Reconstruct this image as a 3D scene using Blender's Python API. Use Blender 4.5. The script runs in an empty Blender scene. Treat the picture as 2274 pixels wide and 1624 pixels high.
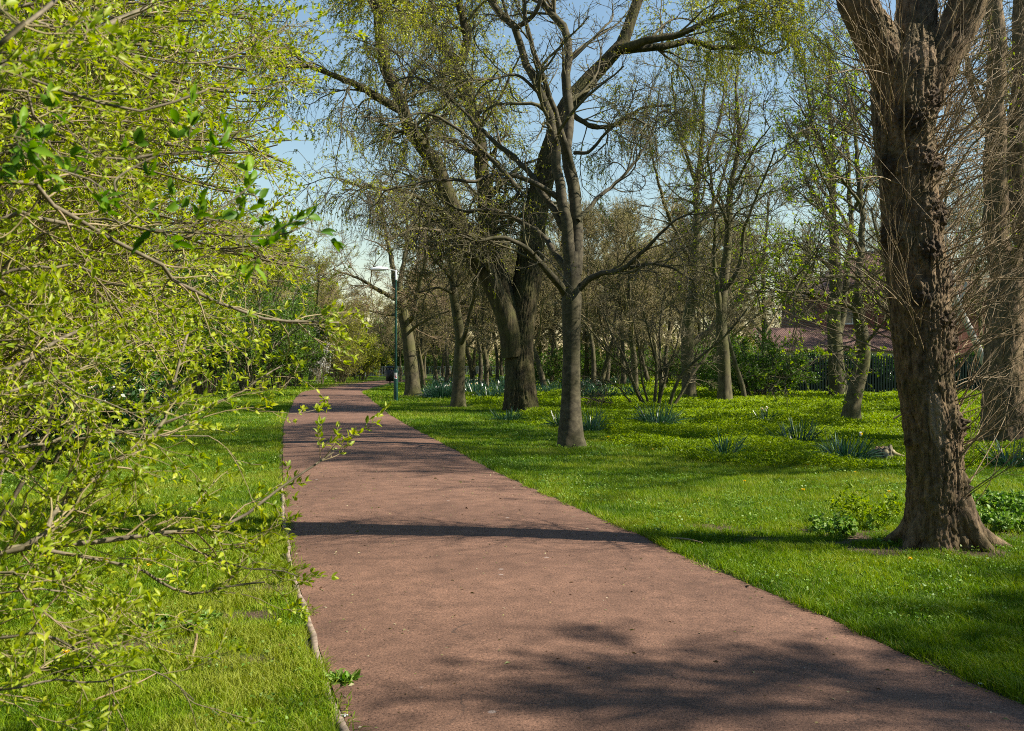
import bpy, math
import numpy as np
from mathutils import Vector

sc = bpy.context.scene
C = sc.collection

# ------------------------------------------------------------------ camera, sky, sun, exposure
CAMZ = 1.6
FPX, CX, HZ = 2211.0, 1137.0, 803.0          # focal length, centre column and horizon row measured on the photo
cam_d = bpy.data.cameras.new('camera')
cam = bpy.data.objects.new('camera', cam_d)
C.objects.link(cam)
cam.location = (0, 0, CAMZ)
cam.rotation_euler = (math.radians(90 - 0.233), 0, 0)
cam_d.lens = 35.0
cam_d.sensor_width = 36.0
cam_d.clip_start = 0.05
cam_d.clip_end = 3000
cam_d.dof.use_dof = True
cam_d.dof.focus_distance = 11.0
cam_d.dof.aperture_fstop = 7.1
sc.camera = cam

SUN_EL = math.radians(41)
sun_h = Vector((0.99, -0.14)).normalized()
to_sun = Vector((sun_h.x * math.cos(SUN_EL), sun_h.y * math.cos(SUN_EL), math.sin(SUN_EL)))
world = bpy.data.worlds.new("World")
sc.world = world
world.use_nodes = True
nt = world.node_tree
bg = nt.nodes['Background']
sky = nt.nodes.new('ShaderNodeTexSky')
sky.sky_type = 'NISHITA'
sky.sun_disc = False
sky.sun_elevation = SUN_EL
sky.sun_rotation = math.atan2(sun_h.x, sun_h.y)
sky.air_density = 1.6
sky.dust_density = 0.0
sky.ozone_density = 3.5
nt.links.new(sky.outputs[0], bg.inputs[0])
bg.inputs[1].default_value = 0.068

sun_d = bpy.data.lights.new('sun', 'SUN')
sun_d.energy = 5.0
sun_d.angle = math.radians(0.53)
sun_d.color = (1.0, 0.92, 0.78)
sun = bpy.data.objects.new('sun', sun_d)
C.objects.link(sun)
sun.rotation_euler = (-to_sun).to_track_quat('-Z', 'Y').to_euler()

sc.view_settings.view_transform = 'Standard'
sc.view_settings.look = 'None'
sc.view_settings.exposure = 1.15
sc.view_settings.gamma = 1.0
sc.cycles.max_bounces = 7
sc.cycles.diffuse_bounces = 3
sc.cycles.glossy_bounces = 2
sc.cycles.transmission_bounces = 4
sc.cycles.use_denoising = False
sc.cycles.filter_width = 1.0
sc.cycles.sample_clamp_indirect = 4.0

# ------------------------------------------------------------------ helpers
R = np.random.default_rng(7)
F32 = np.float32


def px(x, y, d):
    return np.array([(x - CX) / FPX * d, d, CAMZ - (y - HZ) / FPX * d])


def nrm(a):
    return a / np.maximum(np.linalg.norm(a, axis=-1, keepdims=True), 1e-9)


def hash3(ix, iy, iz):
    h = (ix.astype(np.int64) * 374761393 + iy.astype(np.int64) * 668265263 + iz.astype(np.int64) * 2147483647) & 0xffffffff
    h = ((h ^ (h >> 13)) * 1274126177) & 0xffffffff
    h = (h ^ (h >> 16)) & 0xffff
    return h / 65535.0


def vnoise(p):
    """smooth value noise in 0..1 at points (N,3)"""
    i = np.floor(p)
    f = p - i
    f = f * f * (3 - 2 * f)
    i = i.astype(np.int64)
    o = 0
    for dx in (0, 1):
        wx = f[:, 0] if dx else 1 - f[:, 0]
        for dy in (0, 1):
            wy = f[:, 1] if dy else 1 - f[:, 1]
            for dz in (0, 1):
                wz = f[:, 2] if dz else 1 - f[:, 2]
                o = o + wx * wy * wz * hash3(i[:, 0] + dx, i[:, 1] + dy, i[:, 2] + dz)
    return o


def fbm(p, n=3):
    s, a, t = 0, 1.0, 0
    for k in range(n):
        s = s + a * vnoise(p * (2 ** k) + 17.3 * k)
        t += a
        a *= 0.5
    return s / t


# path edges measured on the ground plane: depth, left x, right x
PATH = np.array([(-6, 1.7, 4.9), (0, 0.6, 3.75), (3, -0.25, 2.85), (4.31, -0.72, 2.48), (5.22, -0.985, 2.17), (6.36, -1.31, 1.92), (7.75, -1.71, 1.48),
                 (9.14, -2.06, 1.17), (10.6, -2.42, 0.75), (12.5, -2.87, 0.24), (15, -3.46, -0.4), (17.96, -4.13, -1.03), (24.7, -5.67, -2.58),
                 (29, -6.55, -3.5), (35, -7.75, -4.65), (43.7, -9.5, -6.25), (51, -10.8, -7.7), (60, -12.0, -8.5), (73.7, -13.0, -9.0)])


def path_x(y):
    return np.interp(y, PATH[:, 0], PATH[:, 1]), np.interp(y, PATH[:, 0], PATH[:, 2])


# smooth dense edge curve, then the bend to the right at the far end
def _edge_curve():
    ys = np.concatenate([np.arange(-6, 40, 0.25), np.arange(40, 73.7, 0.8)])
    l, r = path_x(ys)
    k = np.ones(5) / 5
    lp = np.convolve(np.pad(l, 2, mode='edge'), k, 'valid')
    rp = np.convolve(np.pad(r, 2, mode='edge'), k, 'valid')
    L = np.stack([lp, ys], 1)
    Rr = np.stack([rp, ys], 1)
    for a in np.linspace(0.08, 1.0, 14):
        th = a * math.radians(88)
        cx, cy = -0.5, 74.0
        L = np.vstack([L, [cx - 12.5 * math.cos(th), cy + 17.5 * math.sin(th)]])
        Rr = np.vstack([Rr, [cx - 8.5 * math.cos(th), cy + 12.5 * math.sin(th)]])
    for x in (6, 15, 40):
        L = np.vstack([L, [x, 91.6]])
        Rr = np.vstack([Rr, [x, 86.6]])
    return L, Rr


EL, ER = _edge_curve()


def gz(x, y):
    """ground height"""
    x = np.asarray(x, float)
    y = np.asarray(y, float)
    l, r = path_x(np.clip(y, -6, 73))
    dist = np.maximum(np.maximum(l - x, x - r), 0)
    w = np.clip((dist - 0.3) / 2.0, 0, 1)
    q = np.stack([np.ravel(x) * 0.35, np.ravel(y) * 0.35, np.zeros(x.size)], 1)
    b = 0.11 * (fbm(q, 3).reshape(x.shape) - 0.55)
    far = np.clip((y - 74) / 6, 0, 1)
    return w * (1 - far) * b + 0.012 * np.clip(dist / 0.15, 0, 1) * (1 - far)


def ground(x, y):
    """photo pixel on the ground to a world point"""
    d = CAMZ * FPX / (y - HZ)
    X = (x - CX) / FPX * d
    return np.array([X, d, float(gz(X, d))])


class MB:
    """collects vertices and faces, then links them as one mesh object"""

    def __init__(s):
        s.V, s.F, s.T, s.n = [], [], [], 0

    def add(s, V, F, tint=None):
        V = np.asarray(V, F32).reshape(-1, 3)
        F = np.asarray(F, np.int32)
        if len(F) == 0:
            return s
        s.V.append(V)
        s.F.append(F + s.n)
        s.T.append(np.full(len(F), 0.5, F32) if tint is None else np.asarray(tint, F32))
        s.n += len(V)
        return s

    def box(s, c, d):
        x, y, z = c
        a, b, e = d[0] / 2, d[1] / 2, d[2] / 2
        V = [(x + i * a, y + j * b, z + k * e) for k in (-1, 1) for j in (-1, 1) for i in (-1, 1)]
        return s.add(V, [(0, 2, 3, 1), (4, 5, 7, 6), (0, 1, 5, 4), (2, 6, 7, 3), (0, 4, 6, 2), (1, 3, 7, 5)])

    def mesh(s, name, mat, base=(0, 0, 0), smooth=True):
        me = bpy.data.meshes.new(name)
        V = np.concatenate(s.V) - np.asarray(base, F32)
        me.vertices.add(len(V))
        me.vertices.foreach_set('co', V.ravel())
        loops = np.concatenate([f.ravel() for f in s.F]).astype(np.int32)
        tot = np.concatenate([np.full(len(f), f.shape[1], np.int32) for f in s.F])
        st = np.concatenate([[0], np.cumsum(tot)[:-1]]).astype(np.int32)
        me.loops.add(len(loops))
        me.loops.foreach_set('vertex_index', loops)
        me.polygons.add(len(tot))
        me.polygons.foreach_set('loop_start', st)
        me.polygons.foreach_set('use_smooth', np.full(len(tot), smooth))
        at = me.attributes.new('tint', 'FLOAT', 'FACE')
        at.data.foreach_set('value', np.concatenate(s.T))
        me.update(calc_edges=True)
        if mat:
            me.materials.append(mat)
        return me

    def build(s, name, mat, parent=None, base=(0, 0, 0), smooth=True):
        if not s.V:
            return None
        o = bpy.data.objects.new(name, s.mesh(name, mat, base, smooth))
        C.objects.link(o)
        if parent:
            o.parent = parent
        return o


def tag(o, label, cat, group=None, kind=None):
    o['label'] = label
    o['category'] = cat
    if group:
        o['group'] = group
    if kind:
        o['kind'] = kind
    return o


def thing(name, loc, label, cat, group=None):
    o = bpy.data.objects.new(name, None)
    C.objects.link(o)
    o.location = tuple(float(v) for v in loc)
    o.empty_display_size = 0.2
    return tag(o, label, cat, group)


def dup(root, loc, rz=0.0, s=1.0, label=None, group=None, sz=None):
    r = root.copy()
    C.objects.link(r)
    r.location = tuple(float(v) for v in loc)
    r.rotation_euler = (0, 0, rz)
    r.scale = (s, s, sz or s)
    if label:
        r['label'] = label
    if group:
        r['group'] = group
    for ch in root.children:
        c = ch.copy()
        C.objects.link(c)
        c.parent = r
        for g in ch.children:
            d = g.copy()
            C.objects.link(d)
            d.parent = c
    return r


def tubes(P, Rd, S):
    """P (M,K,3) polylines, Rd (M,K) radii -> vertices and quads of S-sided tubes"""
    M, K = P.shape[:2]
    T = np.empty_like(P)
    T[:, 1:-1] = P[:, 2:] - P[:, :-2]
    T[:, 0] = P[:, 1] - P[:, 0]
    T[:, -1] = P[:, -1] - P[:, -2]
    T = nrm(T)
    m = np.abs(nrm(P[:, -1] - P[:, 0]))
    ref = np.zeros((M, 3))
    ref[np.arange(M), np.argmin(m, 1)] = 1
    U = nrm(np.cross(T, ref[:, None, :]))
    W = np.cross(T, U)
    a = np.arange(S) * 2 * np.pi / S
    V = P[:, :, None, :] + Rd[:, :, None, None] * (np.cos(a)[:, None] * U[:, :, None, :] + np.sin(a)[:, None] * W[:, :, None, :])
    idx = np.arange(M * K * S).reshape(M, K, S)
    q = np.stack([idx[:, :-1, :], np.roll(idx, -1, 2)[:, :-1, :], np.roll(idx, -1, 2)[:, 1:, :], idx[:, 1:, :]], -1)
    return V.reshape(-1, 3), q.reshape(-1, 4)


def spline(pts, K, closed=False):
    """Catmull-Rom through pts, K samples equal in arc length"""
    p = np.asarray(pts, float)
    if len(p) == 2:
        p = np.array([p[0], (p[0] + p[1]) / 2, p[1]])
    e = np.vstack([2 * p[0] - p[1], p, 2 * p[-1] - p[-2]])
    out = []
    for i in range(len(p) - 1):
        a, b, c, d = e[i], e[i + 1], e[i + 2], e[i + 3]
        t = np.linspace(0, 1, 16, endpoint=False)[:, None]
        out.append(0.5 * (2 * b + (c - a) * t + (2 * a - 5 * b + 4 * c - d) * t ** 2 + (3 * b - a - 3 * c + d) * t ** 3))
    o = np.vstack(out + [p[-1:]])
    s = np.concatenate([[0], np.cumsum(np.linalg.norm(np.diff(o, axis=0), axis=1))])
    u = np.linspace(0, s[-1], K)
    return np.stack([np.interp(u, s, o[:, k]) for k in range(o.shape[1])], 1)


def grow(rng, p0, d0, L, K, wig, trop, r0, r1):
    """M branches from p0 along d0; trop (3,) or (M,3) bends them a little every step"""
    M = len(p0)
    P = np.empty((M, K, 3))
    P[:, 0] = p0
    d = nrm(d0)
    step = (L / (K - 1))[:, None]
    n = np.zeros((M, 3))
    for k in range(1, K):
        n = 0.35 * n + rng.normal(0, 1, (M, 3)) * wig
        d = nrm(d + n + trop)
        P[:, k] = P[:, k - 1] + d * step
    t = np.linspace(0, 1, K)[None, :]
    Rd = r0[:, None] * (1 - t) + r1[:, None] * t
    return P, Rd


def kids(rng, P, Rd, n, t=(0.2, 1.0), ang=(35, 65), L=(0.5, 1.0), K=6, wig=0.12, trop=(0, 0, 0.03), rr=0.55, rmin=0.002, rmax=9.0, rend=0.35, taper=0.5):
    """children on every branch; L is (lo, hi) in metres, shortened by taper towards the parent's tip"""
    M, KP = P.shape[:2]
    n = np.full(M, n) if np.isscalar(n) else np.asarray(n)
    idx = np.repeat(np.arange(M), n)
    N = len(idx)
    if N == 0:
        return np.zeros((0, K, 3)), np.zeros((0, K))
    tt = rng.uniform(t[0], t[1], N)
    f = tt * (KP - 1)
    i = np.minimum(f.astype(int), KP - 2)
    w = (f - i)[:, None]
    p0 = P[idx, i] * (1 - w) + P[idx, i + 1] * w
    tan = nrm(P[idx, i + 1] - P[idx, i])
    rp = Rd[idx, i] * (1 - w[:, 0]) + Rd[idx, i + 1] * w[:, 0]
    rnd = nrm(np.cross(tan, rng.normal(0, 1, (N, 3))))
    a = np.radians(rng.uniform(ang[0], ang[1], N))[:, None]
    d0 = tan * np.cos(a) + rnd * np.sin(a)
    Ls = rng.uniform(L[0], L[1], N) * (1 - taper * tt)
    r0 = np.clip(rp * rr * rng.uniform(0.75, 1.1, N), rmin, rmax)
    return grow(rng, p0, d0, Ls, K, wig, np.asarray(trop), r0, np.maximum(r0 * rend, rmin * 0.6))


def samples(rng, P, n, t=(0.1, 1.0)):
    """n points per branch with their tangents"""
    M, KP = P.shape[:2]
    idx = np.repeat(np.arange(M), n)
    tt = rng.uniform(t[0], t[1], len(idx))
    f = tt * (KP - 1)
    i = np.minimum(f.astype(int), KP - 2)
    w = (f - i)[:, None]
    return P[idx, i] * (1 - w) + P[idx, i + 1] * w, nrm(P[idx, i + 1] - P[idx, i])


def leafmesh(mb, rng, pos, axis, L, W, fine=False, fold=0.25, droop=0.25, tint=None):
    """leaves from pos along axis; length L, width W"""
    N = len(pos)
    if N == 0:
        return
    axis = nrm(axis)
    L = np.broadcast_to(np.asarray(L, float), (N,))[:, None]
    W = np.broadcast_to(np.asarray(W, float), (N,))[:, None]
    side = nrm(np.cross(axis, nrm(rng.normal(0, 1, (N, 3)) + np.array([0, 0, 1.2]))))
    up = np.cross(side, axis)
    if tint is None:
        tint = rng.uniform(0, 1, N)
    if fine:
        def row(s, wf, dz):
            c = pos + axis * L * s - up * L * dz
            return [c - side * W * wf + up * W * fold * wf, c, c + side * W * wf + up * W * fold * wf]
        b = pos
        r1 = row(0.22, 0.36, 0.0)
        r2 = row(0.52, 0.5, droop * 0.18)
        r3 = row(0.8, 0.3, droop * 0.5)
        tip = pos + axis * L - up * L * droop
        V = np.stack([b] + r1 + r2 + r3 + [tip], 1)
        q = np.array([(1, 2, 5, 4), (2, 3, 6, 5), (4, 5, 8, 7), (5, 6, 9, 8)])
        tr = np.array([(0, 2, 1), (0, 3, 2), (7, 8, 10), (8, 9, 10)])
        o = (np.arange(N) * 11)[:, None, None]
        n0 = mb.n
        mb.add(V.reshape(-1, 3), (q[None] + o).reshape(-1, 4), np.repeat(tint, 4))
        F = (tr[None] + o).reshape(-1, 3)
        mb.F.append(F.astype(np.int32) + n0)
        mb.T.append(np.repeat(tint, 4).astype(F32))
    else:
        m = pos + axis * L * 0.5 + up * W * 0.2
        tip = pos + axis * L - up * L * droop * 0.6
        V = np.stack([pos, m - side * W * 0.5, tip, m + side * W * 0.5], 1)
        o = (np.arange(N) * 4)[:, None]
        mb.add(V.reshape(-1, 3), np.array([[0, 3, 2, 1]]) + o, tint)


# ------------------------------------------------------------------ materials
def new_mat(name):
    m = bpy.data.materials.new(name)
    m.use_nodes = True
    n = m.node_tree
    for x in list(n.nodes):
        n.nodes.remove(x)
    out = n.nodes.new('ShaderNodeOutputMaterial')
    return m, n, out


def N(n, typ, **kw):
    x = n.nodes.new(typ)
    for k, v in kw.items():
        if k in x.inputs:
            x.inputs[k].default_value = v
        else:
            setattr(x, k, v)
    return x


def ramp(n, fac, stops):
    r = n.nodes.new('ShaderNodeValToRGB')
    e = r.color_ramp.elements
    while len(e) < len(stops):
        e.new(0.5)
    for k, (p, c) in enumerate(stops):
        e[k].position = p
        e[k].color = (*c, 1)
    n.links.new(fac, r.inputs[0])
    return r


def leaf_mat(name, cols, transl=0.4, rough=0.45, spec=0.35, tcol=1.25):
    m, n, out = new_mat(name)
    at = N(n, 'ShaderNodeAttribute', attribute_name='tint')
    st = [(i / (len(cols) - 1), c) for i, c in enumerate(cols)]
    r = ramp(n, at.outputs['Fac'], st)
    p = N(n, 'ShaderNodeBsdfPrincipled', Roughness=rough)
    p.inputs['Specular IOR Level'].default_value = spec
    n.links.new(r.outputs[0], p.inputs['Base Color'])
    t = n.nodes.new('ShaderNodeBsdfTranslucent')
    hs = N(n, 'ShaderNodeHueSaturation', Saturation=1.15, Value=tcol)
    n.links.new(r.outputs[0], hs.inputs['Color'])
    n.links.new(hs.outputs[0], t.inputs[0])
    mx = N(n, 'ShaderNodeMixShader', Fac=transl)
    n.links.new(p.outputs[0], mx.inputs[1])
    n.links.new(t.outputs[0], mx.inputs[2])
    n.links.new(mx.outputs[0], out.inputs[0])
    return m


def bark_mat(name, dark, light, moss=None, scale=14.0, stretch=0.22, bump=0.6, dist=0.02, mossw=0.5, rough=0.85):
    m, n, out = new_mat(name)
    tc = n.nodes.new('ShaderNodeTexCoord')
    mp = n.nodes.new('ShaderNodeMapping')
    mp.inputs['Scale'].default_value = (1, 1, stretch)
    n.links.new(tc.outputs['Object'], mp.inputs[0])
    nz = N(n, 'ShaderNodeTexNoise', Scale=scale, Detail=6.0, Roughness=0.65, Distortion=0.4)
    n.links.new(mp.outputs[0], nz.inputs['Vector'])
    n2 = N(n, 'ShaderNodeTexNoise', Scale=scale * 0.22, Detail=3.0)
    n.links.new(tc.outputs['Object'], n2.inputs['Vector'])
    r = ramp(n, nz.outputs[0], [(0.3, dark), (0.52, tuple((a + b) / 2 for a, b in zip(dark, light))), (0.72, light)])
    p = N(n, 'ShaderNodeBsdfPrincipled', Roughness=rough)
    p.inputs['Specular IOR Level'].default_value = 0.25
    col = r.outputs[0]
    if moss:
        mr = ramp(n, n2.outputs[0], [(0.42, (0, 0, 0)), (0.66, (mossw,) * 3)])
        mx = N(n, 'ShaderNodeMixRGB')
        mx.inputs[2].default_value = (*moss, 1)
        n.links.new(mr.outputs[0], mx.inputs[0])
        n.links.new(col, mx.inputs[1])
        col = mx.outputs[0]
    if name == 'rough_bark':
        for anm, ac in (('burr', (0.035, 0.023, 0.015, 1)), ('scar', (0.33, 0.25, 0.165, 1))):
            aa = N(n, 'ShaderNodeAttribute', attribute_name=anm)
            mf = N(n, 'ShaderNodeMath', operation='MULTIPLY')
            mf.inputs[1].default_value = 0.75
            n.links.new(aa.outputs['Fac'], mf.inputs[0])
            m2 = N(n, 'ShaderNodeMixRGB')
            m2.inputs[2].default_value = ac
            n.links.new(mf.outputs[0], m2.inputs[0])
            n.links.new(col, m2.inputs[1])
            col = m2.outputs[0]
    n.links.new(col, p.inputs['Base Color'])
    b = N(n, 'ShaderNodeBump', Strength=bump, Distance=dist)
    n.links.new(nz.outputs[0], b.inputs['Height'])
    n.links.new(b.outputs[0], p.inputs['Normal'])
    n.links.new(p.outputs[0], out.inputs[0])
    return m


def flat_mat(name, col, rough=0.6, metal=0.0, spec=0.5, var=0.12, scale=30.0):
    m, n, out = new_mat(name)
    tc = n.nodes.new('ShaderNodeTexCoord')
    nz = N(n, 'ShaderNodeTexNoise', Scale=scale, Detail=4.0)
    n.links.new(tc.outputs['Object'], nz.inputs['Vector'])
    r = ramp(n, nz.outputs[0], [(0.3, tuple(c * (1 - var) for c in col)), (0.7, tuple(min(1, c * (1 + var)) for c in col))])
    p = N(n, 'ShaderNodeBsdfPrincipled', Roughness=rough, Metallic=metal)
    p.inputs['Specular IOR Level'].default_value = spec
    n.links.new(r.outputs[0], p.inputs['Base Color'])
    n.links.new(p.outputs[0], out.inputs[0])
    return m


M_lime = leaf_mat('lime_leaf', [(0.19, 0.27, 0.008), (0.31, 0.39, 0.010), (0.46, 0.50, 0.016)], 0.42)
M_lime2 = leaf_mat('fresh_leaf', [(0.17, 0.26, 0.012), (0.29, 0.37, 0.016), (0.42, 0.46, 0.025)], 0.45)
M_darkleaf = leaf_mat('broad_green_leaf', [(0.06, 0.15, 0.010), (0.11, 0.23, 0.012), (0.20, 0.33, 0.016)], 0.4, 0.45, 0.2)
M_ever = leaf_mat('evergreen_leaf', [(0.02, 0.055, 0.012), (0.035, 0.09, 0.018), (0.07, 0.15, 0.02)], 0.2, 0.3, 0.5)
M_haw = leaf_mat('hawthorn_leaf', [(0.05, 0.11, 0.015), (0.09, 0.17, 0.02), (0.15, 0.24, 0.03)], 0.38)
M_catkin = leaf_mat('willow_leaf', [(0.19, 0.23, 0.02), (0.31, 0.34, 0.03), (0.43, 0.44, 0.05)], 0.4)
M_maple = leaf_mat('maple_leaf', [(0.14, 0.23, 0.008), (0.26, 0.36, 0.010), (0.38, 0.45, 0.016)], 0.45)
M_bud = leaf_mat('bud_leaf', [(0.14, 0.14, 0.02), (0.22, 0.22, 0.03), (0.32, 0.31, 0.04)], 0.35)
M_redbud = leaf_mat('red_bud', [(0.15, 0.08, 0.04), (0.17, 0.11, 0.05), (0.18, 0.17, 0.05)], 0.3)
M_white = leaf_mat('white_blossom', [(0.62, 0.62, 0.58), (0.75, 0.75, 0.7), (0.8, 0.8, 0.76)], 0.3)
M_grass = leaf_mat('grass_blade', [(0.050, 0.115, 0.003), (0.115, 0.205, 0.004), (0.20, 0.29, 0.008), (0.30, 0.30, 0.06)], 0.35, 0.5, 0.18)
M_cover = leaf_mat('cover_leaf', [(0.08, 0.15, 0.004), (0.18, 0.27, 0.005), (0.30, 0.38, 0.012)], 0.42, 0.5, 0.2)
M_daff = leaf_mat('strap_leaf', [(0.015, 0.055, 0.022), (0.03, 0.09, 0.04), (0.07, 0.14, 0.07)], 0.15, 0.3, 0.6)
M_clover = leaf_mat('clover_leaf', [(0.09, 0.20, 0.02), (0.16, 0.28, 0.05), (0.25, 0.34, 0.08)], 0.3, 0.5, 0.25)
M_yellow = leaf_mat('yellow_petal', [(0.75, 0.50, 0.01), (0.8, 0.58, 0.01), (0.8, 0.62, 0.02)], 0.3)
M_brownleaf = leaf_mat('dead_leaf', [(0.20, 0.08, 0.04), (0.26, 0.13, 0.07), (0.33, 0.2, 0.12)], 0.15)
M_barkbig = bark_mat('rough_bark', (0.020, 0.013, 0.007), (0.29, 0.20, 0.115), (0.08, 0.075, 0.02), 20, 0.35, 0.9, 0.03, 0.35)
M_sycamore = bark_mat('smooth_grey_bark', (0.022, 0.018, 0.011), (0.135, 0.115, 0.072), (0.05, 0.05, 0.015), 9, 1.4, 0.35, 0.008, 0.5)
M_willow = bark_mat('furrowed_bark', (0.010, 0.008, 0.005), (0.105, 0.083, 0.036), (0.06, 0.065, 0.014), 10, 0.2, 1.0, 0.06, 0.5)
M_trunk = bark_mat('mossy_trunk_bark', (0.035, 0.028, 0.017), (0.15, 0.13, 0.07), (0.08, 0.085, 0.02), 7, 0.5, 0.5, 0.02, 0.7)
M_wood = bark_mat('woodland_bark', (0.035, 0.028, 0.018), (0.13, 0.11, 0.065), (0.075, 0.08, 0.022), 5, 0.5, 0.3, 0.02, 0.6)
M_twig = bark_mat('twig_bark', (0.05, 0.04, 0.024), (0.17, 0.145, 0.085), (0.09, 0.09, 0.025), 4, 1, 0.1, 0.002, 0.5)
M_redtwig = bark_mat('red_brown_twig', (0.10, 0.07, 0.04), (0.28, 0.21, 0.12), None, 4, 1, 0.1, 0.002)
M_woodtwig = bark_mat('pale_wood_twig', (0.10, 0.08, 0.042), (0.30, 0.245, 0.13), (0.13, 0.13, 0.03), 3, 1, 0.1, 0.002, 0.5)
M_shoot = bark_mat('tan_shoot', (0.12, 0.085, 0.045), (0.36, 0.27, 0.15), None, 6, 1, 0.1, 0.002, rough=0.6)
M_shrubwood = bark_mat('shrub_bark', (0.05, 0.04, 0.027), (0.24, 0.20, 0.135), (0.11, 0.11, 0.035), 22, 1, 0.4, 0.003, 0.4, 0.7)
M_shrubtwig = bark_mat('shrub_twig', (0.14, 0.105, 0.055), (0.40, 0.31, 0.19), (0.2, 0.2, 0.05), 14, 1, 0.1, 0.001, 0.5, 0.6)
M_birch = bark_mat('pale_bark', (0.22, 0.20, 0.17), (0.62, 0.60, 0.55), None, 7, 1.5, 0.3, 0.01)
M_green = flat_mat('green_paint', (0.007, 0.05, 0.038), 0.4, 0.0, 0.4, 0.15, 8)
M_lampgrey = flat_mat('pale_lamp_housing', (0.55, 0.57, 0.58), 0.4, 0.0)
M_lampglass = flat_mat('milky_lamp_cover', (0.75, 0.77, 0.78), 0.2, 0.0)
M_signwhite = flat_mat('white_notice', (0.72, 0.72, 0.72), 0.5)
M_signred = flat_mat('red_print', (0.55, 0.05, 0.05), 0.5)
M_signorange = flat_mat('orange_red_sign', (0.75, 0.12, 0.06), 0.5)
M_fence = flat_mat('dark_green_steel', (0.005, 0.014, 0.012), 0.8, 0.0, 0.1, 0.2, 4)
M_railing = flat_mat('grey_railing', (0.22, 0.24, 0.26), 0.5)
M_bin = flat_mat('black_bin', (0.02, 0.018, 0.017), 0.5)
M_frame = flat_mat('white_window_frame', (0.75, 0.75, 0.73), 0.5)
M_glass = flat_mat('dark_window_glass', (0.05, 0.06, 0.07), 0.08, 0.0, 0.8)
M_render = flat_mat('pale_render', (0.5, 0.46, 0.42), 0.8)
M_litter = flat_mat('white_scrap', (0.75, 0.76, 0.78), 0.6)
M_concrete = flat_mat('concrete_edging', (0.22, 0.17, 0.13), 0.9, 0, 0.2, 0.45, 18)

# ------------------------------------------------------------------ ground, path, kerb
BARE = [(4.6, 8.9, 1.1, 0.45), (3.0, 9.1, 1.2, 0.5), (3.8, 8.3, 1.2, 0.32), (2.2, 9.5, 0.8, 0.3),       # by the big trunk
        (-1.75, 6.1, 0.55, 0.22), (-2.05, 5.55, 0.5, 0.2), (-1.5, 5.25, 0.35, 0.16), (-2.35, 6.3, 0.4, 0.2), (-1.55, 6.9, 0.4, 0.15), (-2.9, 5.4, 0.4, 0.3),
        (0.75, 18.6, 1.1, 0.35), (-0.05, 30.6, 0.8, 0.7), (-2.2, 35.2, 1.4, 0.6), (-5.0, 45.5, 1.6, 0.9), (-4.9, 40.3, 0.7, 0.6),
        (-17.0, 46.5, 3.6, 1.8), (-13.5, 50, 2.5, 1.0)]


def bare(x, y):
    x = np.asarray(x, float)
    y = np.asarray(y, float)
    b = np.zeros(x.shape)
    nz = fbm(np.stack([x.ravel() * 4.5, y.ravel() * 4.5, 0 * x.ravel()], 1), 4).reshape(x.shape)
    for cx, cy, rx, ry in BARE:
        q = ((x - cx) / rx) ** 2 + ((y - cy) / ry) ** 2
        b = np.maximum(b, np.clip((1.0 - q) * 0.55 + (nz - 0.47) * 5.0 * np.clip(1.5 - q, 0, 1), 0, 1))
    return b


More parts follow.
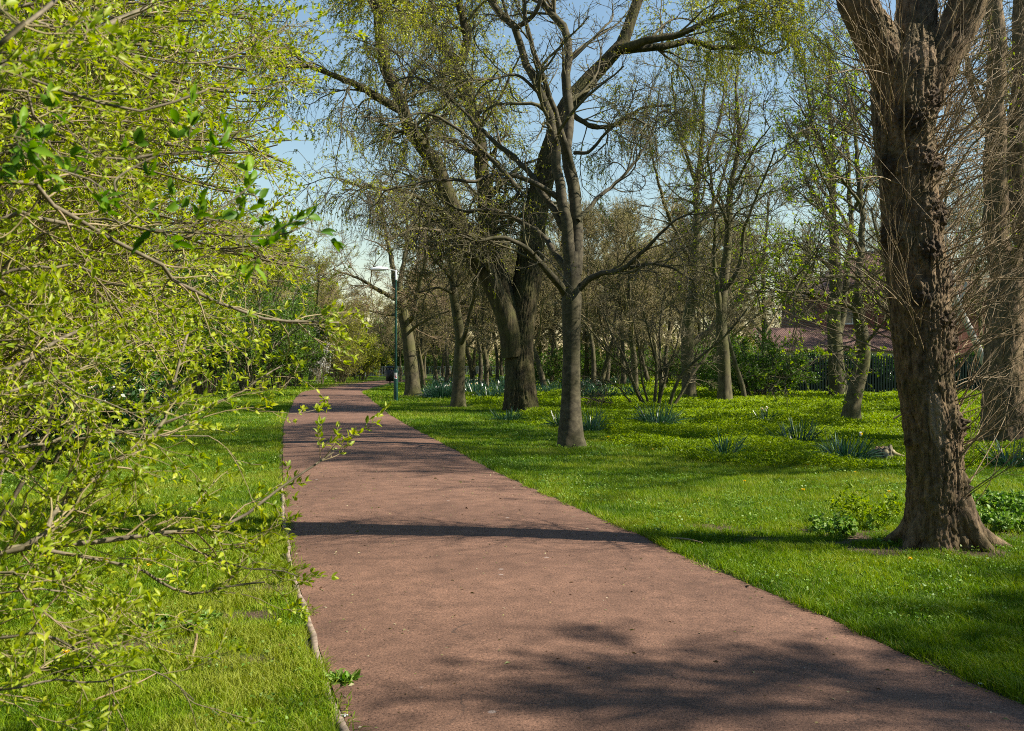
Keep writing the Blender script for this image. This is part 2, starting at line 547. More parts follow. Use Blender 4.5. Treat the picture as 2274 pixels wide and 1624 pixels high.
def ground_sheet():
    xs = np.concatenate([np.linspace(-400, -30, 20)[:-1], np.arange(-30, -5, 0.5), np.arange(-5, 7, 0.1), np.arange(7, 40, 0.6), np.linspace(40, 420, 20)])
    ys = np.concatenate([np.linspace(-60, -4, 12)[:-1], np.arange(-4, 12, 0.1), np.arange(12, 60, 0.35), np.linspace(60, 100, 40)[:-1], np.linspace(100, 900, 20)])
    X, Y = np.meshgrid(xs, ys)
    Z = gz(X, Y)
    l, r = path_x(np.clip(Y, -6, 73))
    V = np.stack([X, Y, Z], -1).reshape(-1, 3)
    nx, ny = len(xs), len(ys)
    i = np.arange(nx * ny).reshape(ny, nx)
    F = np.stack([i[:-1, :-1], i[:-1, 1:], i[1:, 1:], i[1:, :-1]], -1).reshape(-1, 4)
    mb = MB().add(V, F)
    m, n, out = new_mat('lawn_soil')
    tc = n.nodes.new('ShaderNodeTexCoord')
    at = N(n, 'ShaderNodeAttribute', attribute_name='soil')
    nz = N(n, 'ShaderNodeTexNoise', Scale=2.5, Detail=6.0, Roughness=0.7)
    nf = N(n, 'ShaderNodeTexNoise', Scale=60.0, Detail=4.0, Roughness=0.7)
    n.links.new(tc.outputs['Object'], nz.inputs['Vector'])
    n.links.new(tc.outputs['Object'], nf.inputs['Vector'])
    g = ramp(n, nz.outputs[0], [(0.3, (0.035, 0.075, 0.008)), (0.7, (0.085, 0.14, 0.016))])
    s = ramp(n, nf.outputs[0], [(0.3, (0.05, 0.034, 0.024)), (0.7, (0.16, 0.11, 0.08))])
    mx = n.nodes.new('ShaderNodeMixRGB')
    n.links.new(at.outputs['Fac'], mx.inputs[0])
    n.links.new(g.outputs[0], mx.inputs[1])
    n.links.new(s.outputs[0], mx.inputs[2])
    p = N(n, 'ShaderNodeBsdfPrincipled', Roughness=0.95)
    p.inputs['Specular IOR Level'].default_value = 0.1
    n.links.new(mx.outputs[0], p.inputs['Base Color'])
    b = N(n, 'ShaderNodeBump', Strength=0.8, Distance=0.03)
    n.links.new(nf.outputs[0], b.inputs['Height'])
    n.links.new(b.outputs[0], p.inputs['Normal'])
    n.links.new(p.outputs[0], out.inputs[0])
    o = mb.build('ground', m)
    a = o.data.attributes.new('soil', 'FLOAT', 'POINT')
    yy = np.clip(Y, -6, 73)
    dr = X - np.interp(yy, ER[:200, 1], ER[:200, 0])
    dl = np.interp(yy, EL[:200, 1], EL[:200, 0]) - X
    rim = np.clip(1 - np.minimum(np.abs(dr), np.abs(dl)) / 0.14, 0, 1)
    a.data.foreach_set('value', np.maximum(bare(X, Y), rim).ravel().astype(F32))
    o['kind'] = 'structure'


def path_sheet():
    n = len(EL)
    cols = 14
    t = np.linspace(0, 1, cols)[None, :, None]
    P = EL[:, None, :] * (1 - t) + ER[:, None, :] * t
    edge = 0.03 * (fbm(np.stack([EL[:, 1] * 1.3, EL[:, 0], 0 * EL[:, 0]], 1), 3) - 0.5)
    P[:, -1, 0] += edge * 2
    crown = 0.03 * (1 - (2 * t[..., 0] - 1) ** 2)
    Z = 0.012 + np.broadcast_to(crown, P.shape[:2])
    V = np.concatenate([P, Z[..., None]], -1).reshape(-1, 3)
    i = np.arange(n * cols).reshape(n, cols)
    F = np.stack([i[:-1, :-1], i[:-1, 1:], i[1:, 1:], i[1:, :-1]], -1).reshape(-1, 4)
    m, nt_, out = new_mat('red_asphalt')
    tc = nt_.nodes.new('ShaderNodeTexCoord')

    def noise(s, d=4.0, r=0.6):
        x = N(nt_, 'ShaderNodeTexNoise', Scale=s, Detail=d, Roughness=r)
        nt_.links.new(tc.outputs['Object'], x.inputs['Vector'])
        return x

    vo = N(nt_, 'ShaderNodeTexVoronoi', Scale=95.0)
    nt_.links.new(tc.outputs['Object'], vo.inputs['Vector'])
    grit = noise(75, 4.0, 0.75)
    big = noise(0.55, 5.0, 0.6)
    mid = noise(6.0, 5.0, 0.7)
    base = ramp(nt_, big.outputs[0], [(0.3, (0.130, 0.073, 0.050)), (0.7, (0.225, 0.127, 0.086))])
    gr = ramp(nt_, grit.outputs[0], [(0.33, (0.18, 0.17, 0.18)), (0.45, (0.80, 0.80, 0.80)), (0.58, (1.05, 1.05, 1.05)), (0.72, (1.75, 1.7, 1.65))])
    mul = N(nt_, 'ShaderNodeMixRGB', blend_type='MULTIPLY')
    mul.inputs[0].default_value = 1
    nt_.links.new(base.outputs[0], mul.inputs[1])
    nt_.links.new(gr.outputs[0], mul.inputs[2])
    md = ramp(nt_, mid.outputs[0], [(0.3, (0.66, 0.66, 0.66)), (0.65, (1.12, 1.10, 1.08))])
    mul2 = N(nt_, 'ShaderNodeMixRGB', blend_type='MULTIPLY')
    mul2.inputs[0].default_value = 1
    nt_.links.new(mul.outputs[0], mul2.inputs[1])
    nt_.links.new(md.outputs[0], mul2.inputs[2])
    # pale trodden spots
    sp = N(nt_, 'ShaderNodeTexVoronoi', Scale=3.1)
    nt_.links.new(tc.outputs['Object'], sp.inputs['Vector'])
    spm = ramp(nt_, sp.outputs['Distance'], [(0.05, (1, 1, 1)), (0.075, (0, 0, 0))])
    sepc = nt_.nodes.new('ShaderNodeSeparateColor')
    nt_.links.new(sp.outputs['Color'], sepc.inputs[0])
    gt = N(nt_, 'ShaderNodeMath', operation='GREATER_THAN')
    gt.inputs[1].default_value = 0.62
    nt_.links.new(sepc.outputs[0], gt.inputs[0])
    mm = N(nt_, 'ShaderNodeMath', operation='MULTIPLY')
    nt_.links.new(spm.outputs[0], mm.inputs[0])
    nt_.links.new(gt.outputs[0], mm.inputs[1])
    m3 = N(nt_, 'ShaderNodeMath', operation='MULTIPLY')
    m3.inputs[1].default_value = 0.6
    nt_.links.new(mm.outputs[0], m3.inputs[0])
    mx = N(nt_, 'ShaderNodeMixRGB')
    mx.inputs[2].default_value = (0.34, 0.28, 0.25, 1)
    nt_.links.new(m3.outputs[0], mx.inputs[0])
    nt_.links.new(mul2.outputs[0], mx.inputs[1])
    cw = noise(1.6, 4.0, 0.6)
    cv = N(nt_, 'ShaderNodeMixRGB', blend_type='ADD')
    cv.inputs[0].default_value = 0.55
    nt_.links.new(tc.outputs['Object'], cv.inputs[1])
    nt_.links.new(cw.outputs['Color'], cv.inputs[2])
    ck = N(nt_, 'ShaderNodeTexVoronoi', Scale=0.42, feature='DISTANCE_TO_EDGE')
    nt_.links.new(cv.outputs[0], ck.inputs['Vector'])
    ckm = ramp(nt_, ck.outputs['Distance'], [(0.0012, (1, 1, 1)), (0.0035, (0, 0, 0))])
    cm = noise(0.8, 2.0, 0.5)
    cmm = ramp(nt_, cm.outputs[0], [(0.50, (0, 0, 0)), (0.60, (0.8, 0.8, 0.8))])
    cmul = N(nt_, 'ShaderNodeMath', operation='MULTIPLY')
    nt_.links.new(ckm.outputs[0], cmul.inputs[0])
    nt_.links.new(cmm.outputs[0], cmul.inputs[1])
    mxc = N(nt_, 'ShaderNodeMixRGB')
    mxc.inputs[2].default_value = (0.05, 0.035, 0.028, 1)
    nt_.links.new(cmul.outputs[0], mxc.inputs[0])
    nt_.links.new(mx.outputs[0], mxc.inputs[1])
    mx = mxc
    p = N(nt_, 'ShaderNodeBsdfPrincipled', Roughness=0.85)
    p.inputs['Specular IOR Level'].default_value = 0.25
    nt_.links.new(mx.outputs[0], p.inputs['Base Color'])
    b = N(nt_, 'ShaderNodeBump', Strength=0.9, Distance=0.006)
    nt_.links.new(grit.outputs[0], b.inputs['Height'])
    nt_.links.new(b.outputs[0], p.inputs['Normal'])
    nt_.links.new(p.outputs[0], out.inputs[0])
    o = MB().add(V, F).build('path', m)
    o['kind'] = 'structure'
    # concrete edging on the left, a low strip of stone standing a little above the asphalt
    k = 75
    mb = MB()
    e = EL[:k]
    prof = [(-0.045, -0.05), (-0.042, 0.016), (-0.004, 0.020), (0.0, 0.0)]
    wob = 0.006 * np.sin(e[:, 1] * 9) + 0.008 * np.sin(e[:, 1] * 2.3)
    V = np.stack([np.stack([e[:, 0] + a + wob, e[:, 1], np.full(k, b_) + 0.3 * wob], 1) for a, b_ in prof], 1).reshape(-1, 3)
    i = np.arange(k * 4).reshape(k, 4)
    F = np.stack([i[:-1, :-1], i[:-1, 1:], i[1:, 1:], i[1:, :-1]], -1).reshape(-1, 4)
    o = mb.add(V, F).build('kerb', M_concrete)
    o['kind'] = 'structure'


ground_sheet()
path_sheet()


# ------------------------------------------------------------------ grass and ground cover
def in_grass(x, y, margin=0.0):
    yy = np.clip(y, -6, 73)
    l = np.interp(yy, EL[:200, 1], EL[:200, 0])
    r = np.interp(yy, ER[:200, 1], ER[:200, 0])
    return (x < l - 0.028 + margin) | (x > r - margin - 0.01)


def frustum_points(rng, y0, y1, dens, ext=1.22, xmax=None):
    area = (y1 - y0) * ext * 0.514 * (y0 + y1)
    n = int(area * dens)
    y = np.sqrt(rng.uniform(y0 ** 2, y1 ** 2, n))
    x = rng.uniform(-1, 1, n) * 0.514 * ext * y
    return x, y


CLUMPS = [(1462, 950, 0.75), (1312, 960, 0.5), (1610, 1012, 0.5), (1695, 940, 0.6), (1770, 978, 0.8), (1880, 1024, 0.7), (2243, 1042, 0.5), (1125, 935, 0.6), (1962, 1018, 0.5), (1270, 992, 0.7)]


def lawn():
    rng = np.random.default_rng(11)
    mb = MB()
    for y0, y1, dens, h, w, seg in [(3.3, 6.5, 11000, 0.060, 0.0038, 2), (6.5, 10, 6500, 0.055, 0.0048, 2), (10, 15, 3400, 0.052, 0.0068, 1),
                                    (15, 23, 1500, 0.055, 0.011, 1), (23, 38, 520, 0.06, 0.020, 1), (38, 70, 130, 0.075, 0.045, 1), (70, 110, 40, 0.09, 0.08, 1)]:
        x, y = frustum_points(rng, y0, y1, dens)
        rag = 0.17 * (fbm(np.stack([x * 3.1, y * 3.1, 0 * x + 4], 1), 3) - 0.55)
        k = in_grass(x, y, rag)
        if y1 > 70:
            k &= (x < -14) | (x > 6) | (y < 84)
        k &= rng.uniform(0, 1, len(x)) > bare(x, y) * 0.88
        x, y = x[k], y[k]
        n = len(x)
        cl = fbm(np.stack([x * 1.6, y * 1.6, 0 * x], 1), 3)
        cl2 = fbm(np.stack([x * 7, y * 7, 0 * x + 5], 1), 2)
        l = np.interp(y, EL[:200, 1], EL[:200, 0])
        r = np.interp(y, ER[:200, 1], ER[:200, 0])
        ed = np.minimum(np.abs(x - l), np.abs(x - r))
        edge = np.clip(1 - ed / 0.25, 0, 1)
        hh = h * rng.uniform(0.5, 1.15, n) * (0.35 + 1.3 * cl2) * (1 + 0.5 * edge)
        a = rng.uniform(0, 2 * np.pi, n)
        ux, uy = np.cos(a), np.sin(a)
        le = rng.uniform(0.25, 1.1, n) * hh
        b = rng.uniform(0, 2 * np.pi, n) + 0
        lx, ly = np.cos(b) * le, np.sin(b) * le
        ww = w * rng.uniform(0.7, 1.3, n) * 0.5
        z = gz(x, y) - 0.004
        cl3 = fbm(np.stack([x * 0.45, y * 0.45, 0 * x + 2], 1), 2)
        tint = np.clip(0.42 + 1.1 * (cl - 0.5) + 0.9 * (cl3 - 0.5) + 0.6 * (cl2 - 0.5) + rng.normal(0, 0.16, n), 0, 1)
        tint = np.where(rng.uniform(0, 1, n) < 0.03, 1.0, np.minimum(tint, 0.86))
        B = np.stack([x, y, z], 1)
        Wv = np.stack([ux * ww, uy * ww, 0 * ww], 1)
        if seg == 2:
            mid = B + np.stack([lx * 0.35, ly * 0.35, hh * 0.62], 1)
            tip = B + np.stack([lx, ly, hh * 0.95], 1)
            V = np.stack([B - Wv, B + Wv, mid + Wv * 0.8, mid - Wv * 0.8, tip], 1)
            o = (np.arange(n) * 5)[:, None]
            n0 = mb.n
            mb.add(V.reshape(-1, 3), np.array([[0, 1, 2, 3]]) + o, tint)
            mb.F.append((np.array([[3, 2, 4]]) + o + n0).astype(np.int32))
            mb.T.append(tint.astype(F32))
        else:
            tip = B + np.stack([lx, ly, hh], 1)
            V = np.stack([B - Wv, B + Wv, tip], 1)
            mb.add(V.reshape(-1, 3), np.array([[0, 1, 2]]) + (np.arange(n) * 3)[:, None], tint)
    o = mb.build('grass', M_grass, smooth=False)
    tag(o, 'short green lawn grass on both sides of the red path', 'grass', kind='stuff')

    # clover and small broad leaves in the lawn
    mb = MB()
    for y0, y1, dens, s in [(3.6, 8, 60, 0.020), (8, 16, 45, 0.026), (16, 30, 14, 0.035)]:
        x, y = frustum_points(rng, y0, y1, dens, 1.1)
        k = in_grass(x, y, -0.05) & (fbm(np.stack([x * 1.1, y * 1.1, 0 * x + 3], 1), 2) > 0.5)
        x, y = x[k], y[k]
        for j in range(4):
            n = len(x)
            jx = x + rng.normal(0, s * 1.4, n)
            jy = y + rng.normal(0, s * 1.4, n)
            a = rng.uniform(0, 2 * np.pi, n)
            ax = np.stack([np.cos(a), np.sin(a), rng.uniform(0.0, 0.7, n)], 1)
            leafmesh(mb, rng, np.stack([jx, jy, gz(jx, jy) + rng.uniform(0.015, 0.05, n)], 1), ax, s * rng.uniform(0.7, 1.4, n), s * rng.uniform(0.6, 1.0, n))
    o = mb.build('clover', M_clover)
    tag(o, 'clover and small round leaves scattered through the lawn', 'clover', kind='stuff')

    # feathery bright cover under the trees on the right
    mb = MB()
    for y0, y1, dens, s in [(14.5, 24, 330, 0.055), (24, 36, 150, 0.085), (36, 62, 60, 0.13), (62, 100, 14, 0.22)]:
        x, y = frustum_points(rng, y0, y1, dens, 1.15)
        lim = np.interp(y, [14, 16, 19, 24, 30, 36, 46, 70, 110], [5.0, 3.0, 2.2, 0.9, 0.3, -1.0, -3.4, -5.5, -5])
        c = fbm(np.stack([x * 0.9, y * 0.9, 0 * x + 9], 1), 3)
        k = (x > lim + (c - 0.5) * 3) & (bare(x, y) < 0.3) & (c + rng.normal(0, 0.05, len(x)) > 0.33) & (y < 47 + 60 * (x < 12))
        k &= (rng.uniform(0, 1, len(x)) < 0.25) | (y < 40) | (y > 80) | (x > 0.128 * y) | (c > 0.62)
        for cx_, cy_, cr in CLUMPS:
            g_ = ground(cx_, cy_)
            k &= (x - g_[0]) ** 2 + (y - g_[1] + 0.2) ** 2 > cr ** 2
        x, y, c = x[k], y[k], c[k]
        for j in range(7):
            n = len(x)
            jx = x + rng.normal(0, s * 1.3, n)
            jy = y + rng.normal(0, s * 1.3, n)
            a = rng.uniform(0, 2 * np.pi, n)
            ax = np.stack([np.cos(a), np.sin(a), rng.uniform(0.1, 1.3, n)], 1)
            z = gz(jx, jy) + rng.uniform(0.0, 0.16, n) * np.clip((c - 0.3) * 4, 0.25, 1.3)
            leafmesh(mb, rng, np.stack([jx, jy, z], 1), ax, s * rng.uniform(0.7, 1.5, n), s * rng.uniform(0.22, 0.45, n), tint=np.clip(0.2 + c * 0.6 + rng.normal(0, 0.22, n), 0, 1))
    o = mb.build('ground_cover', M_cover)
    tag(o, 'bright feathery green ground cover under the trees right of the path', 'ground cover', kind='stuff')


lawn()


# ------------------------------------------------------------------ trees
def limb_points(pts, d0, dend, K):
    """pixel waypoints, the depth sliding from d0 to dend along the limb"""
    n = len(pts)
    w = np.array([px(x, y, d0 + (dend - d0) * (i / (n - 1)) ** 1.2) for i, (x, y) in enumerate(pts)])
    return spline(w, K)


def wobble(rng, P, a):
    K = len(P)
    n = rng.normal(0, 1, (K, 3))
    n = np.stack([np.convolve(np.pad(n[:, k], 2, mode='edge'), np.ones(5) / 5, 'valid') for k in range(3)], 1)
    w = np.clip(np.minimum(np.arange(K), 4) / 4, 0, 1)[:, None]
    return P + n * a * w


def twigs(rng, segs, lv):
    """segs: list of (P, Rd) parents with one K each; lv: list of level dicts -> list of (P, Rd) per level"""
    out = []
    par = segs
    for d in lv:
        d = dict(d)
        per = d.pop('per', None)      # children per metre
        n = d.pop('n', None)
        new = []
        for P, Rd in par:
            if per is not None:
                L = np.linalg.norm(np.diff(P, axis=1), axis=2).sum(1)
                cnt = np.maximum(1, np.round(L * per * rng.uniform(0.8, 1.2, len(P)))).astype(int)
            else:
                cnt = n
            q = kids(rng, P, Rd, cnt, **d)
            if len(q[0]):
                new.append(q)
        out.append(new)
        par = new
    return out


def trunk_tube(P, r, S=28, rough=0.04, flare=0.0, lobes=5, seed=0, fh=0.5, furrow=0.0, fscale=9.0, burrs=()):
    """one trunk surface with swellings, root flare, furrows and burrs"""
    K = len(P)
    V, F = tubes(P[None], r[None], S)
    V = V.reshape(K, S, 3)
    c = P[:, None, :]
    rad = V - c
    ang = np.arctan2(rad[..., 1], rad[..., 0])
    h = (P[:, 2] - P[0, 2])[:, None]
    q = np.stack([V[..., 0] * 2.2, V[..., 1] * 2.2, V[..., 2] * 0.9 + seed * 7.7], -1).reshape(-1, 3)
    m = 1 + rough * 2 * (fbm(q, 3).reshape(K, S) - 0.5)
    if flare:
        f = np.exp(-np.maximum(h, 0) / fh)
        lob = 0.55 + 0.45 * np.cos(lobes * ang + seed) + 0.3 * np.cos((lobes + 2) * ang + 2.1 * seed)
        m = m + flare * f ** 1.3 * np.clip(0.45 + 0.75 * lob, 0.1, 2)
        if S > 40:
            vv = V.reshape(-1, 3)
            m = m + 0.9 * np.exp(-np.maximum(h, 0) / (fh * 2.2)) * (0.20 * (np.abs(fbm(vv * 11, 3) * 2 - 1) - 0.2) + 0.10 * (fbm(vv * 34, 2) - 0.5)).reshape(K, S)
    if furrow:
        u = np.stack([np.cos(ang) * fscale * 0.5, np.sin(ang) * fscale * 0.5, V[..., 2] * 3.6 + seed], -1)
        w_ = u.reshape(-1, 3)
        wv = w_ * np.array([1, 1, 0.8]) + 1.3 * (np.stack([fbm(w_ * 0.9 + 31, 2), fbm(w_ * 0.9 + 57, 2), fbm(w_ * 0.9 + 83, 2)], 1) - 0.5)
        a1 = np.abs(vnoise(wv) * 2 - 1)
        a2 = np.abs(vnoise(wv * np.array([2.1, 2.1, 2.6]) + 11) * 2 - 1)
        a3 = fbm(u.reshape(-1, 3) * np.array([5, 5, 14]), 2)
        rid = np.sqrt(np.clip(a1 / 0.42, 0, 1)) * 0.6 + np.sqrt(np.clip(a2 / 0.42, 0, 1)) * 0.4
        m = m + furrow * (rid.reshape(K, S) - 0.7) + furrow * 0.6 * (a3.reshape(K, S) - 0.5)
    for (ba, bz, bs, bh) in burrs:
        da = np.arctan2(np.sin(ang - ba), np.cos(ang - ba)) * r[:, None]
        g = np.exp(-(da / bs) ** 2 - ((h - bz) / (bs * 0.85)) ** 2)
        kn = 0.95 * np.abs(fbm(np.stack([V[..., 0] * 30, V[..., 1] * 30, V[..., 2] * 30], -1).reshape(-1, 3), 3) * 2 - 1).reshape(K, S)
        m = m + bh / r[:, None] * g * (0.35 + 1.5 * kn)
    V = c + rad * m[..., None]
    return V.reshape(-1, 3), F


def hero_tree(label, cat, base, trunk, tr, limbs, lv, mats, leaf=None, seed=1, trunk_kw=None, group=None, name='tree', S=24, KT=60, limb_S=12, twig_sides=(6, 4, 3, 3), leaf_from=(2, 3), extra_limbs=None):
    """trunk: world points; limbs: list of (world points array, r0, r1)"""
    rng = np.random.default_rng(seed)
    root = thing(name, base, label, cat, group)
    bark, twig, leafm = mats
    P = spline(trunk, KT)
    rr = np.interp(np.linspace(0, 1, KT), np.linspace(0, 1, len(tr)), tr)
    mb = MB().add(*trunk_tube(P, rr, S, seed=seed, **(trunk_kw or {})))
    mb.build('trunk', bark, root, base)
    segs = []
    for pts, r0, r1 in limbs:
        L = np.linalg.norm(np.diff(pts, axis=0), axis=1).sum()
        K = 26
        Q = wobble(rng, spline(pts, K), 0.012 * L)
        Rl = r0 + (r1 - r0) * np.linspace(0, 1, K) ** 0.8
        V, F = trunk_tube(Q, Rl, limb_S, rough=0.10, seed=seed + 3)
        MB().add(V, F).build('limb', bark, root, base)
        segs.append((Q[None], Rl[None]))
    lev = twigs(rng, segs, lv)
    mb = MB()
    for i, new in enumerate(lev):
        for Pq, Rq in new:
            mb.add(*tubes(Pq, Rq, twig_sides[min(i, 3)]))
    mb.build('crown', twig, root, base)
    if leaf:
        mb = MB()
        for i in leaf.get('lev', (len(lev) - 1,)):
            for Pq, Rq in lev[i]:
                if leaf.get('frac', 1) < 1:
                    k = rng.uniform(0, 1, len(Pq)) < leaf['frac']
                    Pq = Pq[k]
                if not len(Pq):
                    continue
                if 'keep' in leaf:
                    Pq = Pq[leaf['keep'](Pq[:, -1], rng)]
                    if not len(Pq):
                        continue
                pos, tan = samples(rng, Pq, leaf['n'], leaf.get('t', (0.3, 1.0)))
                ax = nrm(tan * leaf.get('along', 0.6) + rng.normal(0, 0.7, pos.shape) + np.array([0, 0, leaf.get('up', 0.2)]))
                leafmesh(mb, rng, pos, ax, leaf['L'] * rng.uniform(0.6, 1.3, len(pos)), leaf['W'] * rng.uniform(0.7, 1.3, len(pos)))
        if mb.V:
            mb.build('leaves', leafm, root, base)
    return root


def PX(pts, d0, d1=None):
    d1 = d0 if d1 is None else d1
    n = len(pts)
    return np.array([px(x, y, d0 + (d1 - d0) * (i / max(1, n - 1))) for i, (x, y) in enumerate(pts)])


def up(P, *steps):
    """continue a limb beyond the photo's top edge"""
    P = list(P)
    for s in steps:
        P.append(P[-1] + np.array(s, float))
    return np.array(P)


# --- the big rough-barked tree close on the right
def big_tree():
    d = 8.6
    b = ground(2090, 1215)
    b[2] = -0.03
    rng = np.random.default_rng(5)
    root = thing('tree', b, 'big rough-barked tree with burrs and bristling shoots, nearest the path on the right', 'tree')
    P = spline(PX([(2085, 1219), (2079, 1150), (2075, 1000), (2056, 850), (2042, 700), (2034, 600), (2014, 400), (2006, 250), (2012, 150), (2020, 70)], d), 420)
    hpx = d / FPX
    rr = np.interp(np.linspace(0, 1, 420), [0, 0.05, 0.19, 0.33, 0.45, 0.55, 0.72, 0.84, 0.93, 1.0], np.array([64, 61, 57, 57, 59, 60, 57, 64, 68, 50]) * hpx)
    burrs = [(0.15, 1.02, 0.13, 0.10), (-0.55, 1.05, 0.10, 0.05), (-0.3, 0.55, 0.10, 0.06), (-0.5, 1.75, 0.10, 0.055), (-0.9, 1.95, 0.14, 0.06), (-0.3, 2.3, 0.13, 0.07), (-1.9, 2.15, 0.13, 0.045),
             (-2.9, 0.95, 0.07, 0.05), (-2.9, 2.7, 0.15, 0.06), (-1.4, 2.55, 0.12, 0.05), (-0.8, 2.85, 0.16, 0.07), (-1.1, 3.3, 0.15, 0.06), (-0.3, 3.25, 0.14, 0.06), (-2.6, 3.3, 0.14, 0.05), (-1.7, 3.65, 0.16, 0.05), (-0.7, 3.8, 0.16, 0.06)]
    kw = dict(rough=0.07, flare=0.40, lobes=4, seed=2, fh=0.20, furrow=0.15, fscale=10.0, burrs=burrs)
    kw['flare'] = 0.30
    V, F = trunk_tube(P, rr, 220, **kw)
    hh = (P[:, 2] - P[0, 2])[:, None] * np.ones((1, 220))
    rad = V.reshape(420, 220, 3) - P[:, None, :]
    an = np.arctan2(rad[..., 1], rad[..., 0])
    wob = fbm(V * 7, 3).reshape(420, 220) - 0.5
    da = np.arctan2(np.sin(an + 1.75), np.cos(an + 1.75)) * 0.26
    scar = np.clip(1.6 - 1.2 * ((da / 0.062) ** 2 + ((hh - 1.15) / 0.34) ** 2) + wob * 3, 0, 1)
    burr = np.zeros((420, 220))
    for ba, bz, bs, bh in burrs:
        dq = np.arctan2(np.sin(an - ba), np.cos(an - ba)) * 0.26
        burr = np.maximum(burr, np.clip(1.5 - (dq / (bs * 0.8)) ** 2 - ((hh - bz) / (bs * 0.7)) ** 2 + wob * 2.5, 0, 1))
    to = MB().add(V, F).build('trunk', M_barkbig, root, b)
    for nm, val in (('scar', scar), ('burr', burr)):
        at_ = to.data.attributes.new(nm, 'FLOAT', 'POINT')
        at_.data.foreach_set('value', val.ravel().astype(F32))
    limbs = [(up(PX([(2010, 260), (1975, 150), (1930, 60), (1903, 0), (1880, -90)], d, 8.4), (-0.5, -0.1, 1.2), (-0.4, 0.2, 1.6), (-0.2, 0, 1.5)), 0.19, 0.05),
             (up(PX([(2014, 200), (2030, 100), (2034, 0), (2030, -120)], d, 8.9), (0.1, 0.3, 1.4), (-0.1, 0.3, 1.6), (0.1, 0, 1.6)), 0.20, 0.05),
             (up(PX([(2020, 270), (2075, 150), (2125, 60), (2150, 0), (2190, -100)], d, 8.5), (0.5, 0.2, 1.2), (0.4, 0, 1.6), (0.3, 0, 1.4)), 0.19, 0.05)]
    segs = []
    for i, (pts, r0, r1) in enumerate(limbs):
        Q = spline(pts, 200)
        Rl = r0 + (r1 - r0) * np.linspace(0, 1, 200) ** 0.8
        MB().add(*trunk_tube(Q, Rl, 110, rough=0.10, seed=i + 4, furrow=0.2, fscale=8)).build('limb', M_barkbig, root, b)
        segs.append((Q[None, ::6], Rl[None, ::6]))
    # crown branches above
    lv = twigs(rng, segs, [dict(per=2.2, t=(0.3, 1), L=(0.9, 2.2), K=9, ang=(25, 60), wig=0.1, trop=(0, 0, 0.05), rr=0.4, rmin=0.008),
                           dict(n=8, L=(0.4, 1.0), K=6, wig=0.12, trop=(0, 0, 0.05), rr=0.5, rmin=0.004),
                           dict(n=6, L=(0.15, 0.45), K=5, wig=0.12, rr=0.6, rmin=0.0025)])
    mb = MB()
    for i, new in enumerate(lv):
        for q in new:
            mb.add(*tubes(*q, (7, 4, 3)[i]))
    mb.build('crown', M_twig, root, b)
    # shoots out of the trunk and its burrs
    n = 430
    k = (rng.beta(1.6, 1.0, n) * 400).astype(int) + 15
    k = np.minimum(k, 415)
    right = rng.uniform(0, 1, n) < 0.72
    a = np.where(right, rng.normal(0.15, 0.6, n), rng.normal(-2.9, 0.6, n))
    low = k < 150
    a = np.where(low, rng.normal(-0.2, 0.5, n), a)
    keep = ~((k < 150) & (rng.uniform(0, 1, n) < 0.55))
    k, a = k[keep], a[keep]
    n = len(k)
    out = np.stack([np.cos(a), np.sin(a), np.zeros(n)], 1)
    p0 = P[k] + out * (rr[k] * 0.92)[:, None]
    d0 = nrm(out + np.stack([0 * a, 0 * a, rng.uniform(0.1, 1.5, n)], 1) + rng.normal(0, 0.25, (n, 3)))
    Ls = rng.uniform(0.5, 1.7, n) * np.where(np.cos(a) > 0, 1.0, 0.75)
    S1, R1 = grow(rng, p0, d0, Ls, 10, 0.10, np.array([0, 0, 0.06]), rng.uniform(0.0035, 0.008, n), np.full(n, 0.0018))
    S2, R2 = kids(rng, S1, R1, 3, L=(0.25, 0.8), K=6, ang=(18, 45), wig=0.08, trop=(0, 0, 0.05), rr=0.6, rmin=0.0018)
    S3, R3 = kids(rng, S2, R2, 1, L=(0.1, 0.35), K=4, ang=(20, 45), wig=0.06, trop=(0, 0, 0.05), rr=0.7, rmin=0.0014)
    mb = MB().add(*tubes(S1, R1, 5)).add(*tubes(S2, R2, 4)).add(*tubes(S3, R3, 3))
    mb.build('shoots', M_shoot, root, b)
    # flared roots
    mb = MB()
    for an, L in [(-0.05, 0.62), (0.6, 0.5), (-0.7, 0.32), (-2.75, 0.28), (2.6, 0.4)]:
        dirv = np.array([math.cos(an), math.sin(an), 0])
        Q = spline([b + dirv * 0.12 + [0, 0, 0.42], b + dirv * 0.27 + [0, 0, 0.16], b + dirv * (0.27 + L * 0.4) + [0, 0, 0.03], b + dirv * (0.27 + L * 0.75) + [0.03, 0.02, -0.06]], 40)
        mb.add(*trunk_tube(Q, np.interp(np.linspace(0, 1, 40), [0, 0.4, 1], [0.13, 0.085, 0.02]), 36, rough=0.25, seed=int(an * 10) + 40, furrow=0.25, fscale=5))
    mb.build('root', M_barkbig, root, b)


big_tree()

